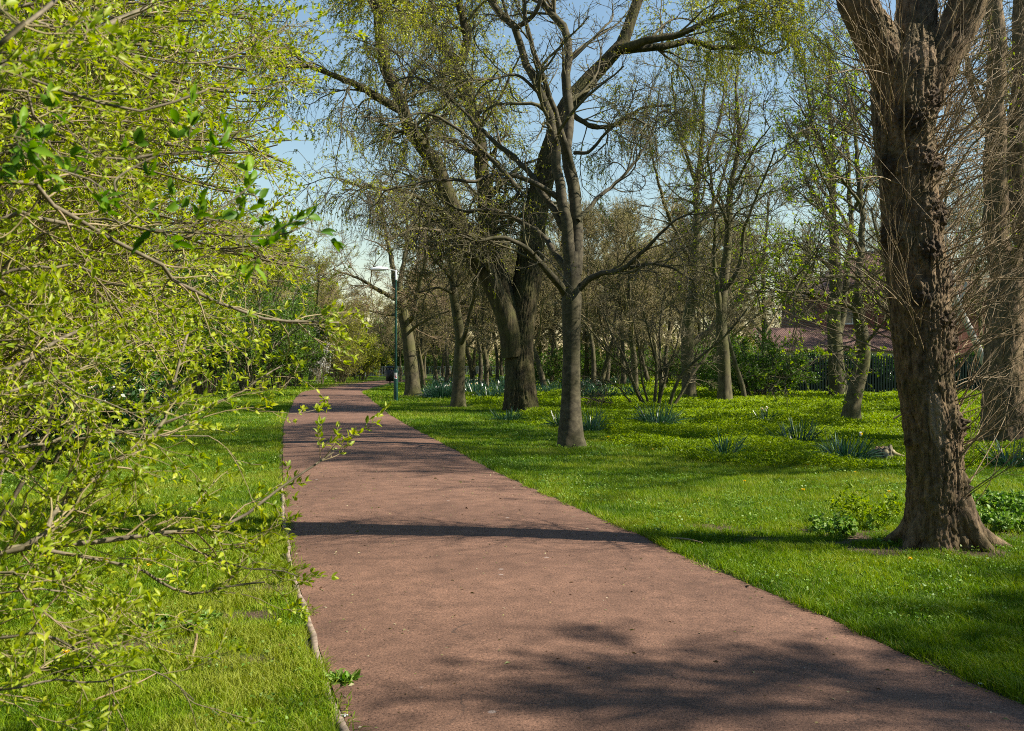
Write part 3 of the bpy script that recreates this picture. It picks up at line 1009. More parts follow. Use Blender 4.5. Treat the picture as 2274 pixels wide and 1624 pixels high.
# --- sycamore in the middle
d = 18.9
b = ground(1270, 992)
d = b[1]
LV_SYC = [dict(per=2.5, t=(0.28, 1), L=(0.8, 2.6), K=11, ang=(25, 60), wig=0.15, trop=(0, 0, 0.03), rr=0.45, rmin=0.012, taper=0.5),
          dict(n=10, L=(0.35, 1.1), K=8, ang=(28, 62), wig=0.2, trop=(0, 0, 0.03), rr=0.55, rmin=0.0065),
          dict(n=6, L=(0.12, 0.45), K=5, ang=(30, 70), wig=0.26, trop=(0, 0, 0.05), rr=0.6, rmin=0.0042)]
hero_tree('grey smooth-barked tree with low spreading limbs, standing alone on the lawn edge', 'tree', b,
          np.vstack([b - [0, 0, 0.14], PX([(1268, 960), (1268, 880), (1269, 800), (1269, 720), (1270, 650), (1271, 600), (1271, 560)], d)]),
          np.array([31, 27, 22, 20.5, 19.5, 20, 22, 20, 14]) * d / FPX,
          [(up(PX([(1266, 620), (1264, 577), (1253, 464), (1235, 357), (1217, 268), (1189, 200), (1160, 125), (1146, 64), (1096, 14), (1060, -60)], d, 18.3), (-0.5, 0, 1.2), (-0.3, 0.2, 1.2)), 0.125, 0.03),
           (up(PX([(1276, 610), (1282, 536), (1283, 450), (1268, 350), (1270, 260), (1266, 180), (1264, 90), (1245, 45), (1210, 0), (1190, -60)], d, 19.3), (-0.1, 0.2, 1.3), (0.1, 0.1, 1.3)), 0.135, 0.035),
           (up(PX([(1283, 440), (1262, 345), (1235, 250), (1215, 200), (1195, 140), (1175, 60), (1170, -40)], 19.0, 18.0), (0.1, -0.2, 1.3)), 0.075, 0.025),
           (PX([(1256, 655), (1243, 632), (1222, 610), (1195, 580), (1165, 548), (1120, 530), (1060, 535), (1010, 520)], d, 17.2), 0.085, 0.018),
           (PX([(1264, 605), (1235, 570), (1200, 525), (1150, 492), (1090, 470), (1030, 470), (970, 440)], d, 20.5), 0.075, 0.018),
           (PX([(1252, 510), (1215, 440), (1175, 390), (1140, 355), (1080, 290), (1020, 235), (960, 195), (905, 172), (870, 185)], d, 19.8), 0.075, 0.015),
           (PX([(1250, 450), (1210, 420), (1160, 395), (1110, 385), (1060, 400), (1000, 400), (920, 410), (850, 420)], d, 17.6), 0.06, 0.014),
           (PX([(1150, 420), (1080, 340), (1030, 300), (975, 260), (930, 255), (880, 280)], 18.0, 17.2), 0.05, 0.014),
           (PX([(1280, 650), (1310, 618), (1345, 605), (1385, 598), (1425, 565), (1452, 535), (1490, 500), (1540, 470)], d, 17.4), 0.07, 0.014),
           (PX([(1400, 594), (1450, 585), (1500, 600), (1540, 625)], 18.0, 17.6), 0.035, 0.012),
           (PX([(1284, 490), (1330, 440), (1390, 385), (1430, 330), (1455, 270), (1465, 200)], d, 20.3), 0.045, 0.012),
           (PX([(1275, 340), (1310, 335), (1350, 290), (1400, 265), (1450, 285)], d, 18.0), 0.04, 0.012),
           (PX([(1200, 210), (1150, 170), (1100, 175), (1040, 180), (980, 215)], 18.6, 17.6), 0.035, 0.01),
           (up(PX([(1146, 64), (1180, 40), (1200, 0)], 18.3, 18.0), (0.2, 0, 0.8), (0, 0, 0.8)), 0.05, 0.02)],
          LV_SYC, (M_sycamore, M_twig, M_bud), leaf=dict(n=2, L=0.035, W=0.016, frac=0.8, t=(0.7, 1.0)), seed=21,
          trunk_kw=dict(rough=0.05, flare=0.42, lobes=4, fh=0.22), S=44, KT=90, limb_S=14)

# --- thick dark willow behind it
d = 31.6
b = ground(1155, 915)
d = b[1]
LV_WIL = [dict(per=2.4, t=(0.15, 1), L=(1.6, 4.2), K=10, ang=(30, 65), wig=0.16, trop=(0, 0, -0.005), rr=0.35, rmin=0.02, taper=0.5),
          dict(n=9, L=(0.8, 2.0), K=8, ang=(30, 70), wig=0.15, trop=(0, 0, -0.04), rr=0.5, rmin=0.010),
          dict(n=8, L=(0.5, 1.7), K=7, ang=(25, 60), wig=0.10, trop=(0, 0, -0.26), rr=0.6, rmin=0.006)]


def wil_keep(p, rng):
    return rng.uniform(0, 1, len(p)) < np.clip((p[:, 2] - 4.0) / 7.0, 0.15, 1)


hero_tree('massive dark willow with furrowed trunk dividing low into three leaning stems', 'willow', b,
          up(np.vstack([b - [0, 0, 0.1], PX([(1155, 870), (1154, 800), (1155, 740), (1163, 670), (1176, 590), (1189, 482), (1217, 357), (1253, 250), (1292, 196), (1364, 118), (1385, 89), (1410, 18), (1430, -40)], d, d + 1.2)]), (0.5, 0, 1.8), (0.3, 0, 2)),
          np.array([35, 31, 29, 31, 29, 26, 24, 22, 20, 17, 14, 12, 10, 8, 6, 5]) * d / FPX,
          [(up(PX([(1140, 790), (1130, 720), (1104, 645), (1062, 565), (1022, 480), (985, 395), (953, 339), (917, 303), (896, 232), (860, 150), (846, 53), (830, -30)], d, 29.5), (-0.8, 0, 1.8), (-0.5, 0, 2)), 0.38, 0.06),
           (up(PX([(1147, 790), (1140, 700), (1112, 620), (1088, 540), (1082, 464), (1071, 321), (1057, 250), (1032, 189), (1018, 143), (971, 89), (899, 7), (860, -50)], d, 33), (-1.0, 0, 1.5), (-0.6, 0, 1.8)), 0.34, 0.07),
           (up(PX([(1019, 145), (1035, 89), (1024, 18), (1030, -50)], 32.6, 33.2), (0.2, 0, 2), (0, 0, 2)), 0.17, 0.05),
           (PX([(893, 245), (845, 222), (803, 193), (753, 175), (685, 150), (620, 150)], 30.0, 28.5), 0.16, 0.04),
           (PX([(1375, 108), (1410, 100), (1444, 88), (1528, 69), (1590, 40), (1634, 22), (1690, 0)], 32.3, 30.5), 0.16, 0.04),
           (PX([(1380, 112), (1444, 106), (1499, 98), (1535, 88), (1590, 104), (1663, 106), (1718, 117), (1772, 62)], 32.3, 33.5), 0.15, 0.035),
           (PX([(1260, 245), (1310, 280), (1370, 275), (1430, 240), (1490, 235)], 32.2, 31), 0.10, 0.03),
           (PX([(1075, 350), (1030, 330), (980, 300), (920, 290)], 32.5, 34), 0.10, 0.03),
           (PX([(1040, 520), (980, 470), (900, 430), (820, 420), (760, 400)], 30.5, 28.5), 0.11, 0.03)],
          LV_WIL, (M_willow, M_twig, M_catkin), leaf=dict(n=11, L=0.085, W=0.034, along=0.4, up=-0.3, keep=wil_keep, t=(0.1, 1)), seed=31,
          trunk_kw=dict(rough=0.08, flare=0.3, lobes=5, fh=0.5, furrow=0.16, fscale=24), S=150, KT=480, limb_S=20)

# shoots on the willow's trunk are part of its crown; smaller neighbours follow
LV_MID = [dict(per=3.2, t=(0.15, 1), L=(1.2, 3.2), K=9, ang=(30, 65), wig=0.15, trop=(0, 0, 0.02), rr=0.4, rmin=0.018, taper=0.5),
          dict(n=8, L=(0.6, 1.6), K=7, ang=(30, 65), wig=0.17, trop=(0, 0, 0.02), rr=0.5, rmin=0.010),
          dict(n=9, L=(0.25, 0.8), K=4, ang=(25, 60), wig=0.15, trop=(0, 0, 0.02), rr=0.6, rmin=0.0065)]


LV_OPEN = [dict(LV_MID[0], per=2.1), dict(LV_MID[1], n=7), dict(LV_MID[2], n=7)]


def mid_tree(label, base_px, d, trunk, w, limbs, seed, mats=None, leaf=None, lv=None, group=None, flare=0.3, cat='tree'):
    b = px(base_px[0], base_px[1], d)
    b[2] = float(gz(b[0], b[1]))
    T = np.vstack([b - [0, 0, 0.06], PX(trunk, d)])
    tr = np.linspace(w * 0.56, w * 0.36, len(T)) * d / FPX
    tr[0] = w * 0.62 * d / FPX
    L = []
    for pts, r0, r1, dd in limbs:
        L.append((PX(pts, d, d + dd), r0 * d / FPX, r1 * d / FPX))
    return hero_tree(label, cat, b, T, tr, L, lv or LV_MID, mats or (M_trunk, M_woodtwig, M_bud), leaf or dict(n=2, L=0.06, W=0.028, frac=0.7, t=(0.4, 1)), seed,
                     dict(rough=0.06, flare=flare, lobes=4, fh=0.3), group, S=28, KT=60, limb_S=10)


mid_tree('slender mossy tree with a forked trunk between the lamp post and the willow', (1017, 903), 35.4,
         [(1018, 860), (1020, 800), (1022, 750), (1013, 690), (1005, 640)], 26,
         [([(1013, 690), (1000, 600), (998, 520), (990, 430), (985, 330)], 8, 2, 1), ([(1022, 770), (1035, 735), (1046, 690), (1060, 610), (1075, 520)], 6, 2, -1.5),
          ([(1008, 660), (1025, 600), (1040, 540)], 5, 1.5, 1), ([(1003, 620), (960, 570), (930, 520)], 5, 1.5, -2), ([(1004, 650), (970, 640), (930, 650)], 4, 1.2, -2)], 41)
mid_tree('leaning mossy tree with a thick bare trunk just behind the lamp post', (917, 880), 46,
         [(915, 840), (911, 790), (904, 740), (896, 700), (890, 660)], 30,
         [([(895, 700), (880, 640), (865, 560), (850, 480), (845, 400)], 9, 2, 2), ([(900, 720), (918, 700), (930, 640), (945, 560), (950, 480)], 7, 2, -2), ([(890, 670), (850, 650), (800, 620), (740, 600)], 6, 1.5, -3),
          ([(888, 650), (895, 590), (905, 520), (900, 440)], 7, 2, 2), ([(893, 690), (860, 700), (810, 690), (760, 700)], 4, 1.2, -3), ([(905, 740), (950, 710), (1000, 690)], 4, 1.2, -2)], 42,
         mats=(M_trunk, M_redtwig, M_bud), lv=[dict(LV_MID[0], per=2.2), dict(LV_MID[1], trop=(0, 0, -0.01)), LV_MID[2]])
mid_tree('upright tree with a dark limb slanting right, behind the many-stemmed shrub', (1530, 890), 40.6,
         [(1529, 840), (1526, 770), (1530, 700), (1541, 640), (1545, 540)], 28,
         [([(1545, 560), (1548, 450), (1552, 350), (1560, 230), (1570, 120)], 9, 2, 1), ([(1528, 775), (1575, 730), (1625, 680), (1670, 620), (1700, 560)], 8, 2.5, 2), ([(1543, 600), (1500, 520), (1470, 440), (1450, 360), (1440, 270)], 6, 1.5, -2),
          ([(1546, 520), (1590, 440), (1620, 340), (1640, 250)], 5, 1.5, 2), ([(1550, 420), (1520, 330), (1500, 250), (1490, 160)], 5, 1.5, -1), ([(1553, 380), (1590, 300), (1610, 200), (1620, 120)], 4, 1.2, 2)], 43, lv=LV_OPEN)
mid_tree('pale smooth tree splitting into two upright stems, in front of the holly bush', (1610, 900), 36.5,
         [(1609, 850), (1607, 790), (1602, 730), (1604, 660), (1612, 580)], 28,
         [([(1611, 590), (1620, 500), (1625, 430), (1638, 320), (1640, 200), (1650, 110)], 10, 2, 1), ([(1602, 715), (1592, 640), (1587, 560), (1583, 450), (1575, 350)], 7, 2, -1), ([(1606, 650), (1640, 590), (1655, 500), (1690, 420), (1720, 330)], 6, 1.5, -2),
          ([(1626, 420), (1670, 340), (1710, 280)], 4, 1.2, -2), ([(1618, 500), (1580, 420), (1550, 380)], 4, 1.2, -2)], 44, lv=LV_OPEN, leaf=dict(n=4, L=0.08, W=0.05, frac=0.25, t=(0.4, 1)), mats=(M_trunk, M_twig, M_maple))
mid_tree('pale twin-stemmed tree standing against the dark green fence', (1864, 885), 43,
         [(1858, 830), (1854, 760), (1852, 700), (1856, 640), (1852, 560)], 34,
         [([(1853, 580), (1850, 460), (1845, 350), (1840, 230), (1838, 100)], 11, 3, 1), ([(1862, 740), (1876, 680), (1881, 590), (1886, 470), (1880, 350), (1885, 200)], 9, 2.5, 1), ([(1850, 500), (1800, 420), (1770, 330), (1740, 260)], 5, 1.5, -3),
          ([(1846, 380), (1810, 300), (1790, 200), (1780, 110)], 5, 1.5, -2), ([(1884, 480), (1930, 400), (1950, 300)], 5, 1.5, -2), ([(1852, 600), (1800, 560), (1740, 540), (1690, 550)], 5, 1.2, -4)], 45, lv=LV_OPEN,
         mats=(M_trunk, M_twig, M_maple), leaf=dict(n=5, L=0.09, W=0.06, frac=0.32, t=(0.4, 1)))
mid_tree('dark curved tree leaning in front of the twin-stemmed one by the fence', (1889, 940), 25.8,
         [(1893, 900), (1902, 860), (1915, 810), (1917, 760), (1908, 710), (1902, 660)], 34,
         [([(1903, 680), (1908, 590), (1915, 500), (1905, 400), (1900, 300), (1890, 200)], 10, 2.5, 1), ([(1910, 720), (1885, 680), (1830, 665), (1770, 650), (1700, 640)], 6, 1.5, -2), ([(1916, 780), (1880, 770), (1820, 768)], 3, 1, -2),
          ([(1910, 560), (1870, 480), (1830, 400), (1800, 330)], 5, 1.3, -2), ([(1905, 620), (1870, 610), (1800, 620), (1740, 610)], 4, 1.2, -3), ([(1908, 450), (1850, 370), (1800, 280), (1760, 210)], 4, 1.2, -2), ([(1917, 770), (1950, 730), (1990, 690)], 4, 1.2, -1)], 46, lv=LV_OPEN,
         mats=(M_trunk, M_twig, M_maple), leaf=dict(n=5, L=0.08, W=0.055, frac=0.36, t=(0.4, 1)))
mid_tree('thin leaning bare pole of a tree beside the pale smooth tree', (1655, 882), 39,
         [(1648, 855), (1635, 815), (1622, 770), (1605, 710)], 10, [([(1608, 720), (1590, 660), (1570, 600)], 3, 1.2, 1)], 47, flare=0.1)
mid_tree('white-barked birch leaning left behind the big rough tree', (2215, 885), 38,
         [(2203, 850), (2180, 790), (2150, 725), (2125, 670), (2110, 600)], 17,
         [([(2112, 620), (2100, 520), (2095, 400), (2100, 280)], 6, 1.5, 1), ([(2130, 680), (2150, 600), (2170, 520)], 4, 1.2, 1)], 48, mats=(M_birch, M_twig, M_bud), flare=0.1)

# the pair of trunks at the right edge, bristling with shoots
d = 19.4
b = ground(2238, 984)
d = b[1]
LV_EDGE = [dict(per=5, t=(0.0, 1), L=(0.5, 1.8), K=8, ang=(25, 60), wig=0.09, trop=(0, 0, 0.08), rr=0.10, rmin=0.006, rmax=0.016, taper=0.2),
           dict(n=6, L=(0.3, 0.8), K=5, ang=(20, 45), wig=0.1, trop=(0, 0, 0.05), rr=0.6, rmin=0.0045),
           dict(n=3, L=(0.1, 0.35), K=4, ang=(20, 50), wig=0.1, trop=(0, 0, 0.03), rr=0.7, rmin=0.0036)]
hero_tree('rough double-trunked tree with thin shoots behind the big burred tree', 'tree', b,
          np.vstack([b - [0, 0, 0.05], PX([(2233, 930), (2228, 850), (2230, 740), (2236, 640), (2234, 560)], d)]),
          np.array([50, 44, 40, 38, 38, 30]) * d / FPX,
          [(up(PX([(2233, 660), (2222, 540), (2215, 430), (2212, 300), (2215, 150), (2210, 0)], d, 19), (0, 0, 1.8), (0.2, 0, 1.8)), 0.26, 0.10),
           (up(PX([(2240, 860), (2268, 760), (2275, 640), (2270, 500), (2262, 350), (2262, 180), (2270, 0)], d, 19.9), (0.3, 0, 1.8), (0.1, 0, 1.8)), 0.24, 0.09),
           (PX([(2236, 640), (2255, 560), (2300, 470), (2340, 380)], d, 18.6), 0.12, 0.04),
           (PX([(2216, 330), (2180, 250), (2150, 170), (2140, 60)], 19.1, 19.6), 0.10, 0.03)],
          LV_EDGE, (M_barkbig, M_shoot, M_maple), leaf=dict(n=2, L=0.05, W=0.035, frac=0.3, t=(0.5, 1)), seed=51,
          trunk_kw=dict(rough=0.10, flare=0.2, lobes=4, fh=0.4, furrow=0.12, fscale=12), S=90, KT=110, limb_S=22)


# --- woodland trees: a few kinds, then copies
def wood_tree(seed, H, r, mats, label, cat, group, leaf=None, leafn=0, lean=0.06, nl=14, spread=1.0, t0=0.28, loc=(0, 0, 0)):
    rng = np.random.default_rng(seed)
    root = thing('tree', loc, label, cat, group)
    K = 16
    P, _ = grow(rng, np.zeros((1, 3)), np.array([[rng.normal(0, lean), rng.normal(0, lean), 1.0]]), np.array([H * 0.8]), K, 0.035, np.array([0, 0, 0.03]), np.array([r]), np.array([r * 0.3]))
    Rd = (r * (1 - 0.72 * np.linspace(0, 1, K)))[None]
    V, F = trunk_tube(P[0] - [0, 0, 0.06], Rd[0], 12, rough=0.06, flare=0.35, lobes=4, seed=seed, fh=0.35)
    MB().add(V, F).build('trunk', mats[0], root)
    L1 = kids(rng, P, Rd, nl, t=(t0, 1.0), ang=(25, 60), L=(H * 0.18 * spread, H * 0.56 * spread), K=9, wig=0.10, trop=(0, 0, 0.07), rr=0.55, rmin=0.02, taper=0.45)
    L2 = kids(rng, *L1, 8, t=(0.15, 1), ang=(28, 60), L=(H * 0.10, H * 0.20), K=7, wig=0.14, trop=(0, 0, 0.04), rr=0.5, rmin=0.013)
    L3 = kids(rng, *L2, 8, t=(0.15, 1), ang=(25, 60), L=(H * 0.045, H * 0.10), K=5, wig=0.15, trop=(0, 0, 0.02), rr=0.55, rmin=0.012)
    L4 = kids(rng, *L3, 4, t=(0.2, 1), ang=(25, 60), L=(H * 0.02, H * 0.05), K=3, wig=0.12, rr=0.7, rmin=0.011)
    mb = MB().add(*tubes(*L1, 7)).add(*tubes(*L2, 4)).add(*tubes(*L3, 3)).add(*tubes(*L4, 3))
    mb.build('crown', mats[1], root)
    if leaf:
        mb = MB()
        pos, tan = samples(rng, L4[0], leafn)
        leafmesh(mb, rng, pos, tan + rng.normal(0, 0.8, pos.shape), leaf[0] * rng.uniform(0.6, 1.4, len(pos)), leaf[1] * rng.uniform(0.7, 1.3, len(pos)))
        mb.build('leaves', mats[2], root)
    return root


G1, G2, G3 = 'bare trees in the wood behind the daffodils', 'budding trees along the back of the wood', 'tall trees beyond the garden fence'
kinds = [('bare brown tree of the wood behind the daffodils', 'tree', G1), ('yellow-budding tree along the back of the wood', 'tree', G2), ('tall bare tree rising beyond the dark green fence', 'tree', G3)]
w_a = wood_tree(61, 11, 0.16, (M_wood, M_woodtwig, M_bud), *kinds[0], leaf=(0.06, 0.03), leafn=1, loc=ground(930, 860))
w_b = wood_tree(62, 10, 0.18, (M_trunk, M_woodtwig, M_bud), *kinds[0], leaf=(0.05, 0.025), leafn=1, lean=0.10, t0=0.22, loc=ground(1052, 856))
w_c = wood_tree(63, 13, 0.2, (M_trunk, M_woodtwig, M_catkin), *kinds[1], leaf=(0.10, 0.05), leafn=2, loc=px(1080, 845, 78) * [1, 1, 0])
w_d = wood_tree(64, 12, 0.17, (M_wood, M_woodtwig, M_catkin), *kinds[1], leaf=(0.10, 0.06), leafn=2, spread=1.2, loc=px(1240, 845, 82) * [1, 1, 0])
w_e = wood_tree(65, 14, 0.2, (M_wood, M_woodtwig, M_bud), *kinds[2], leaf=(0.08, 0.05), leafn=1, loc=px(1700, 845, 60) * [1, 1, 0])
w_f = wood_tree(66, 15, 0.22, (M_wood, M_woodtwig, M_bud), *kinds[2], leaf=(0.08, 0.05), leafn=1, lean=0.03, loc=px(1980, 845, 66) * [1, 1, 0])

rng = np.random.default_rng(77)
for (x, d_, k, s) in [(985, 84, w_a, 0.8), (1002, 76, w_b, 0.8), (1065, 63, w_a, 0.95), (1092, 88, w_b, 0.9), (1103, 72, w_a, 0.85), (1115, 92, w_a, 1), (965, 92, w_b, 0.75), (944, 96, w_a, 0.8), (972, 66, w_b, 0.7), (1010, 98, w_a, 0.9),
                      (1316, 58, w_a, 1.0), (1334, 64, w_b, 1.0), (1346, 65, w_a, 1.05), (1410, 52, w_b, 1.05), (1225, 70, w_a, 0.9), (1205, 80, w_b, 1), (1372, 78, w_a, 1), (1440, 70, w_b, 1), (1480, 62, w_a, 0.95), (1565, 66, w_b, 1),
                      (905, 100, w_b, 0.8), (940, 58, w_b, 0.75), (990, 60, w_a, 0.8), (1080, 56, w_b, 0.85), (1130, 66, w_a, 0.9), (1210, 54, w_b, 0.9), (1260, 62, w_a, 1), (1385, 60, w_a, 1.05), (1300, 72, w_b, 1.1), (1360, 88, w_b, 1.1), (1430, 84, w_a, 1.1), (1475, 52, w_b, 0.9), (1520, 58, w_a, 1), (1575, 54, w_b, 0.95), (1000, 88, w_b, 1), (1055, 92, w_a, 1), (925, 72, w_a, 0.8), (880, 92, w_b, 0.7), (1220, 92, w_a, 1.1), (1165, 72, w_b, 1), (1030, 104, w_a, 1), (1150, 84, w_b, 1), (1180, 98, w_a, 1), (890, 78, w_a, 0.55), (1290, 90, w_a, 0.9)]:
    X = (x - CX) / FPX * d_
    dup(k, (X, d_, float(gz(X, d_))), rng.uniform(0, 6.3), s * rng.uniform(0.92, 1.08))
for (x, d_, k, s) in [(840, 112, w_c, 0.8), (780, 118, w_d, 0.8), (720, 112, w_c, 0.9), (920, 120, w_d, 0.85), (1000, 116, w_c, 0.9), (1130, 110, w_d, 0.95), (1190, 120, w_c, 1), (1270, 108, w_d, 1), (1330, 100, w_c, 1), (1400, 96, w_d, 1), (1460, 88, w_c, 1.0),
                      (1520, 84, w_d, 1), (1590, 90, w_c, 1), (660, 100, w_d, 1.1), (600, 92, w_c, 1.1), (520, 86, w_d, 1.1), (420, 78, w_c, 1.1), (300, 70, w_d, 1.1), (690, 84, w_c, 0.95), (640, 76, w_d, 0.95), (560, 70, w_c, 1.0), (480, 64, w_d, 1.0), (380, 58, w_c, 1.0), (740, 96, w_d, 0.9), (770, 104, w_c, 0.75), (1060, 124, w_d, 1.1), (950, 126, w_c, 1.1), (1220, 128, w_d, 1.2), (1360, 116, w_c, 1.2), (1440, 110, w_d, 1.2), (1540, 104, w_c, 1.2), (1620, 98, w_d, 1.1)]:
    X = (x - CX) / FPX * d_
    dup(k, (X, d_, 0), rng.uniform(0, 6.3), s * rng.uniform(0.92, 1.08))
for (x, d_, k, s) in [(1640, 70, w_e, 0.9), (1740, 82, w_f, 0.85), (1830, 90, w_e, 0.9), (1925, 88, w_e, 0.9), (1960, 92, w_f, 0.9), (2075, 80, w_e, 0.9), (2120, 70, w_f, 0.9), (2180, 60, w_e, 0.95), (2260, 64, w_f, 0.9), (2340, 58, w_e, 0.9), (1800, 100, w_f, 0.9), (2020, 96, w_e, 1)]:
    X = (x - CX) / FPX * d_
    dup(k, (X, d_, 0), rng.uniform(0, 6.3), s * rng.uniform(0.92, 1.08))

# trees standing out of the picture on the right, whose crowns shade the path
w_g = wood_tree(67, 14, 0.2, (M_wood, M_twig, M_maple), 'tall tree in young leaf out of view on the right', 'tree', 'shade trees right of the camera', leaf=(0.09, 0.06), leafn=1, loc=(20, 2.8, 0))
shade = dup(w_g, (13.8, 2.6, 0), 1.0, 0.9, 'tall tree in young leaf out of view on the right')
for x, y, rz, k in [(16.4, 1.9, 2.2, 0.95), (15.5, -0.6, 4.0, 0.95), (19, 3.6, 5.4, 0.9), (14.6, 4.3, 1.7, 0.85), (17.2, 4.6, 3.0, 0.95)]:
    dup(shade, (x, y, 0), rz, k)
GS = 'bare shade trees beyond the right edge of the picture'
bare_shade = dup(w_e, (24.5, 17, 0), 0.4, 1.0, 'tall bare tree out of view on the right')
bare_shade['group'] = GS
for x, y, rz, k in [(30, 24, 3.4, 1.0), (17, -5, 2.4, 1.1), (13.5, 15.5, 1.1, 1.15), (14.0, 22, 0.2, 1.3), (17.5, 30, 5.1, 1.3), (22, 38, 2.9, 1.2)]:
    dup(bare_shade, (x, y, 0), rz, k)


# --- shrubs and bushes
def bush(seed, rx, ry, H, mats, label, cat, group, loc, nst=14, leafL=0.06, leafW=0.035, nleaf=4, name='bush', mid=8, fine=7, rad=0.02, dense=1.0, skirt=0.0):
    """a many-stemmed bush filling an egg-shaped space"""
    rng = np.random.default_rng(seed)
    root = thing(name, loc, label, cat, group)
    a = rng.uniform(0, 2 * np.pi, nst)
    p0 = np.stack([np.cos(a) * rx * 0.15, np.sin(a) * ry * 0.15, np.full(nst, -0.03)], 1)
    t = rng.uniform(0.15, 1.0, nst)
    end = np.stack([np.cos(a) * rx * np.sqrt(1 - (t * 0.9) ** 2), np.sin(a) * ry * np.sqrt(1 - (t * 0.9) ** 2), H * (0.25 + 0.75 * t)], 1) * rng.uniform(0.8, 1.0, (nst, 1))
    P = np.stack([spline([p0[i], p0[i] * 0.6 + end[i] * 0.4 + [0, 0, H * 0.13], end[i]], 9) for i in range(nst)])
    Rd = np.linspace(rad, rad * 0.4, 9)[None].repeat(nst, 0)
    S = min(rx, ry, H * 0.6)
    L1 = kids(rng, P, Rd, mid, t=(0.15, 1), ang=(25, 70), L=(S * 0.35, S * 0.75), K=7, wig=0.14, trop=(0, 0, 0.02), rr=0.55, rmin=0.006)
    L2 = kids(rng, *L1, fine, t=(0.15, 1), ang=(25, 65), L=(S * 0.12, S * 0.3), K=5, wig=0.15, trop=(0, 0, 0.02), rr=0.55, rmin=0.005)
    MB().add(*tubes(P, Rd, 6)).add(*tubes(*L1, 4)).add(*tubes(*L2, 3)).build('stems', mats[0], root)
    mb = MB()
    pos, tan = samples(rng, L2[0], nleaf)
    k = pos[:, 2] > 0.02
    pos, tan = pos[k], tan[k]
    leafmesh(mb, rng, pos, tan * 0.6 + rng.normal(0, 0.7, pos.shape), leafL * rng.uniform(0.6, 1.35, len(pos)), leafW * rng.uniform(0.7, 1.3, len(pos)), tint=np.clip(rng.normal(0.45, 0.28, len(pos)), 0, 1))
    mb.build('leaves', mats[1], root)
    return root


def at(x, d_):
    X = (x - CX) / FPX * d_
    return (X, d_, float(gz(X, d_)))


bush(81, 2.2, 2.0, 2.9, (M_shrubwood, M_ever), 'dark glossy evergreen bush low behind the yellow-green shrubs', 'bush', None, at(60, 15), 20, 0.085, 0.05, 8, mid=10, fine=8)
bush(82, 1.9, 1.8, 2.2, (M_shrubwood, M_ever), 'small dark evergreen bush between the shrubs and the lawn at left', 'bush', None, at(180, 18), 18, 0.085, 0.05, 8, mid=9, fine=8)
h1 = bush(83, 3.6, 3.0, 7.4, (M_shrubwood, M_haw), 'big fresh green hawthorn with a dark hollow base, left of the path', 'bush', None, at(560, 53), 26, 0.13, 0.08, 7, 'bush', 10, 8, 0.05)
h2 = dup(h1, at(455, 48), 2.0, 1.0, 'rounded hawthorn left of the one with the hollow base')
h3 = dup(h1, at(350, 42), 4.0, 0.95, 'hawthorn half hidden behind the yellow-green twigs, second from the evergreen bush')
dup(h1, at(615, 57), 3.0, 0.85, 'hawthorn between the hollow-based one and the path')
dup(h1, at(230, 34), 1.1, 0.9, 'hawthorn just behind the small dark evergreen bush')
dup(h1, at(650, 62), 5.0, 0.95, 'hawthorn closest to the left edge of the path where it narrows')
bl = bush(84, 1.5, 1.5, 4.6, (M_shrubwood, M_white), 'blackthorn in white blossom between hawthorns and path', 'bush', None, at(712, 70), 18, 0.06, 0.05, 2, 'bush', 9, 7, 0.03)
fb = bush(85, 2.6, 2.4, 4.0, (M_twig, M_catkin), 'yellow-green bush arching over the far left bend of the path', 'bush', None, at(800, 84), 22, 0.12, 0.06, 5, 'bush', 10, 8, 0.03)
fb2 = bush(86, 2.4, 2.4, 4.2, (M_twig, M_bud), 'olive twiggy bush beside the blossoming blackthorn', 'bush', None, at(755, 76), 24, 0.09, 0.045, 4, 'bush', 11, 9, 0.03)
hol = bush(87, 2.6, 1.8, 2.9, (M_shrubwood, M_haw), 'dense dark bush spreading in front of the green fence', 'bush', None, at(1690, 41.5), 24, 0.085, 0.05, 8, 'bush', 10, 8, 0.03)
dup(hol, at(1595, 46), 4.0, 0.9, 'dark bush behind the pale smooth tree')
G4 = 'undergrowth bushes in the wood'
ub = bush(88, 2.2, 2.0, 3.0, (M_redtwig, M_haw), 'leafy undergrowth bush deep in the wood', 'bush', G4, at(1250, 74), 18, 0.12, 0.07, 4, 'bush', 9, 7, 0.03)
for x, d_ in [(1290, 78), (1340, 84), (1215, 66), (1400, 74), (1450, 80), (1500, 72), (1560, 60), (1110, 106), (1050, 110), (980, 112), (1180, 100), (1250, 96), (1330, 72), (1640, 56)]:
    dup(ub, at(x, d_), rng.uniform(0, 6.3), rng.uniform(0.8, 1.25))
hg = bush(89, 1.9, 1.0, 2.5, (M_shrubwood, M_maple), 'light green hedge shrub showing over the fence top', 'hedge', 'hedge shrubs behind the green fence', at(1790, 49.2), 16, 0.10, 0.07, 7, 'hedge', 9, 8, 0.03)
for x in (1720, 1850, 1920, 1990, 2060, 2130, 2210, 2290):
    dup(hg, at(x, 49.4 + rng.uniform(-0.3, 0.5)), rng.uniform(0, 6.3), rng.uniform(0.85, 1.08))
G5 = 'twiggy thickets closing off the back of the wood'
th = bush(92, 4.0, 2.5, 6.5, (M_wood, M_bud), 'brown twiggy thicket at the very back of the wood', 'thicket', G5, at(950, 122), 22, 0.16, 0.08, 3, 'thicket', 11, 10, 0.05)
for x in range(640, 1860, 55):
    dup(th, at(x + rng.uniform(-15, 15), rng.uniform(108, 132) if x > 900 else rng.uniform(122, 134)), rng.uniform(0, 6.3), rng.uniform(0.75, 1.25))
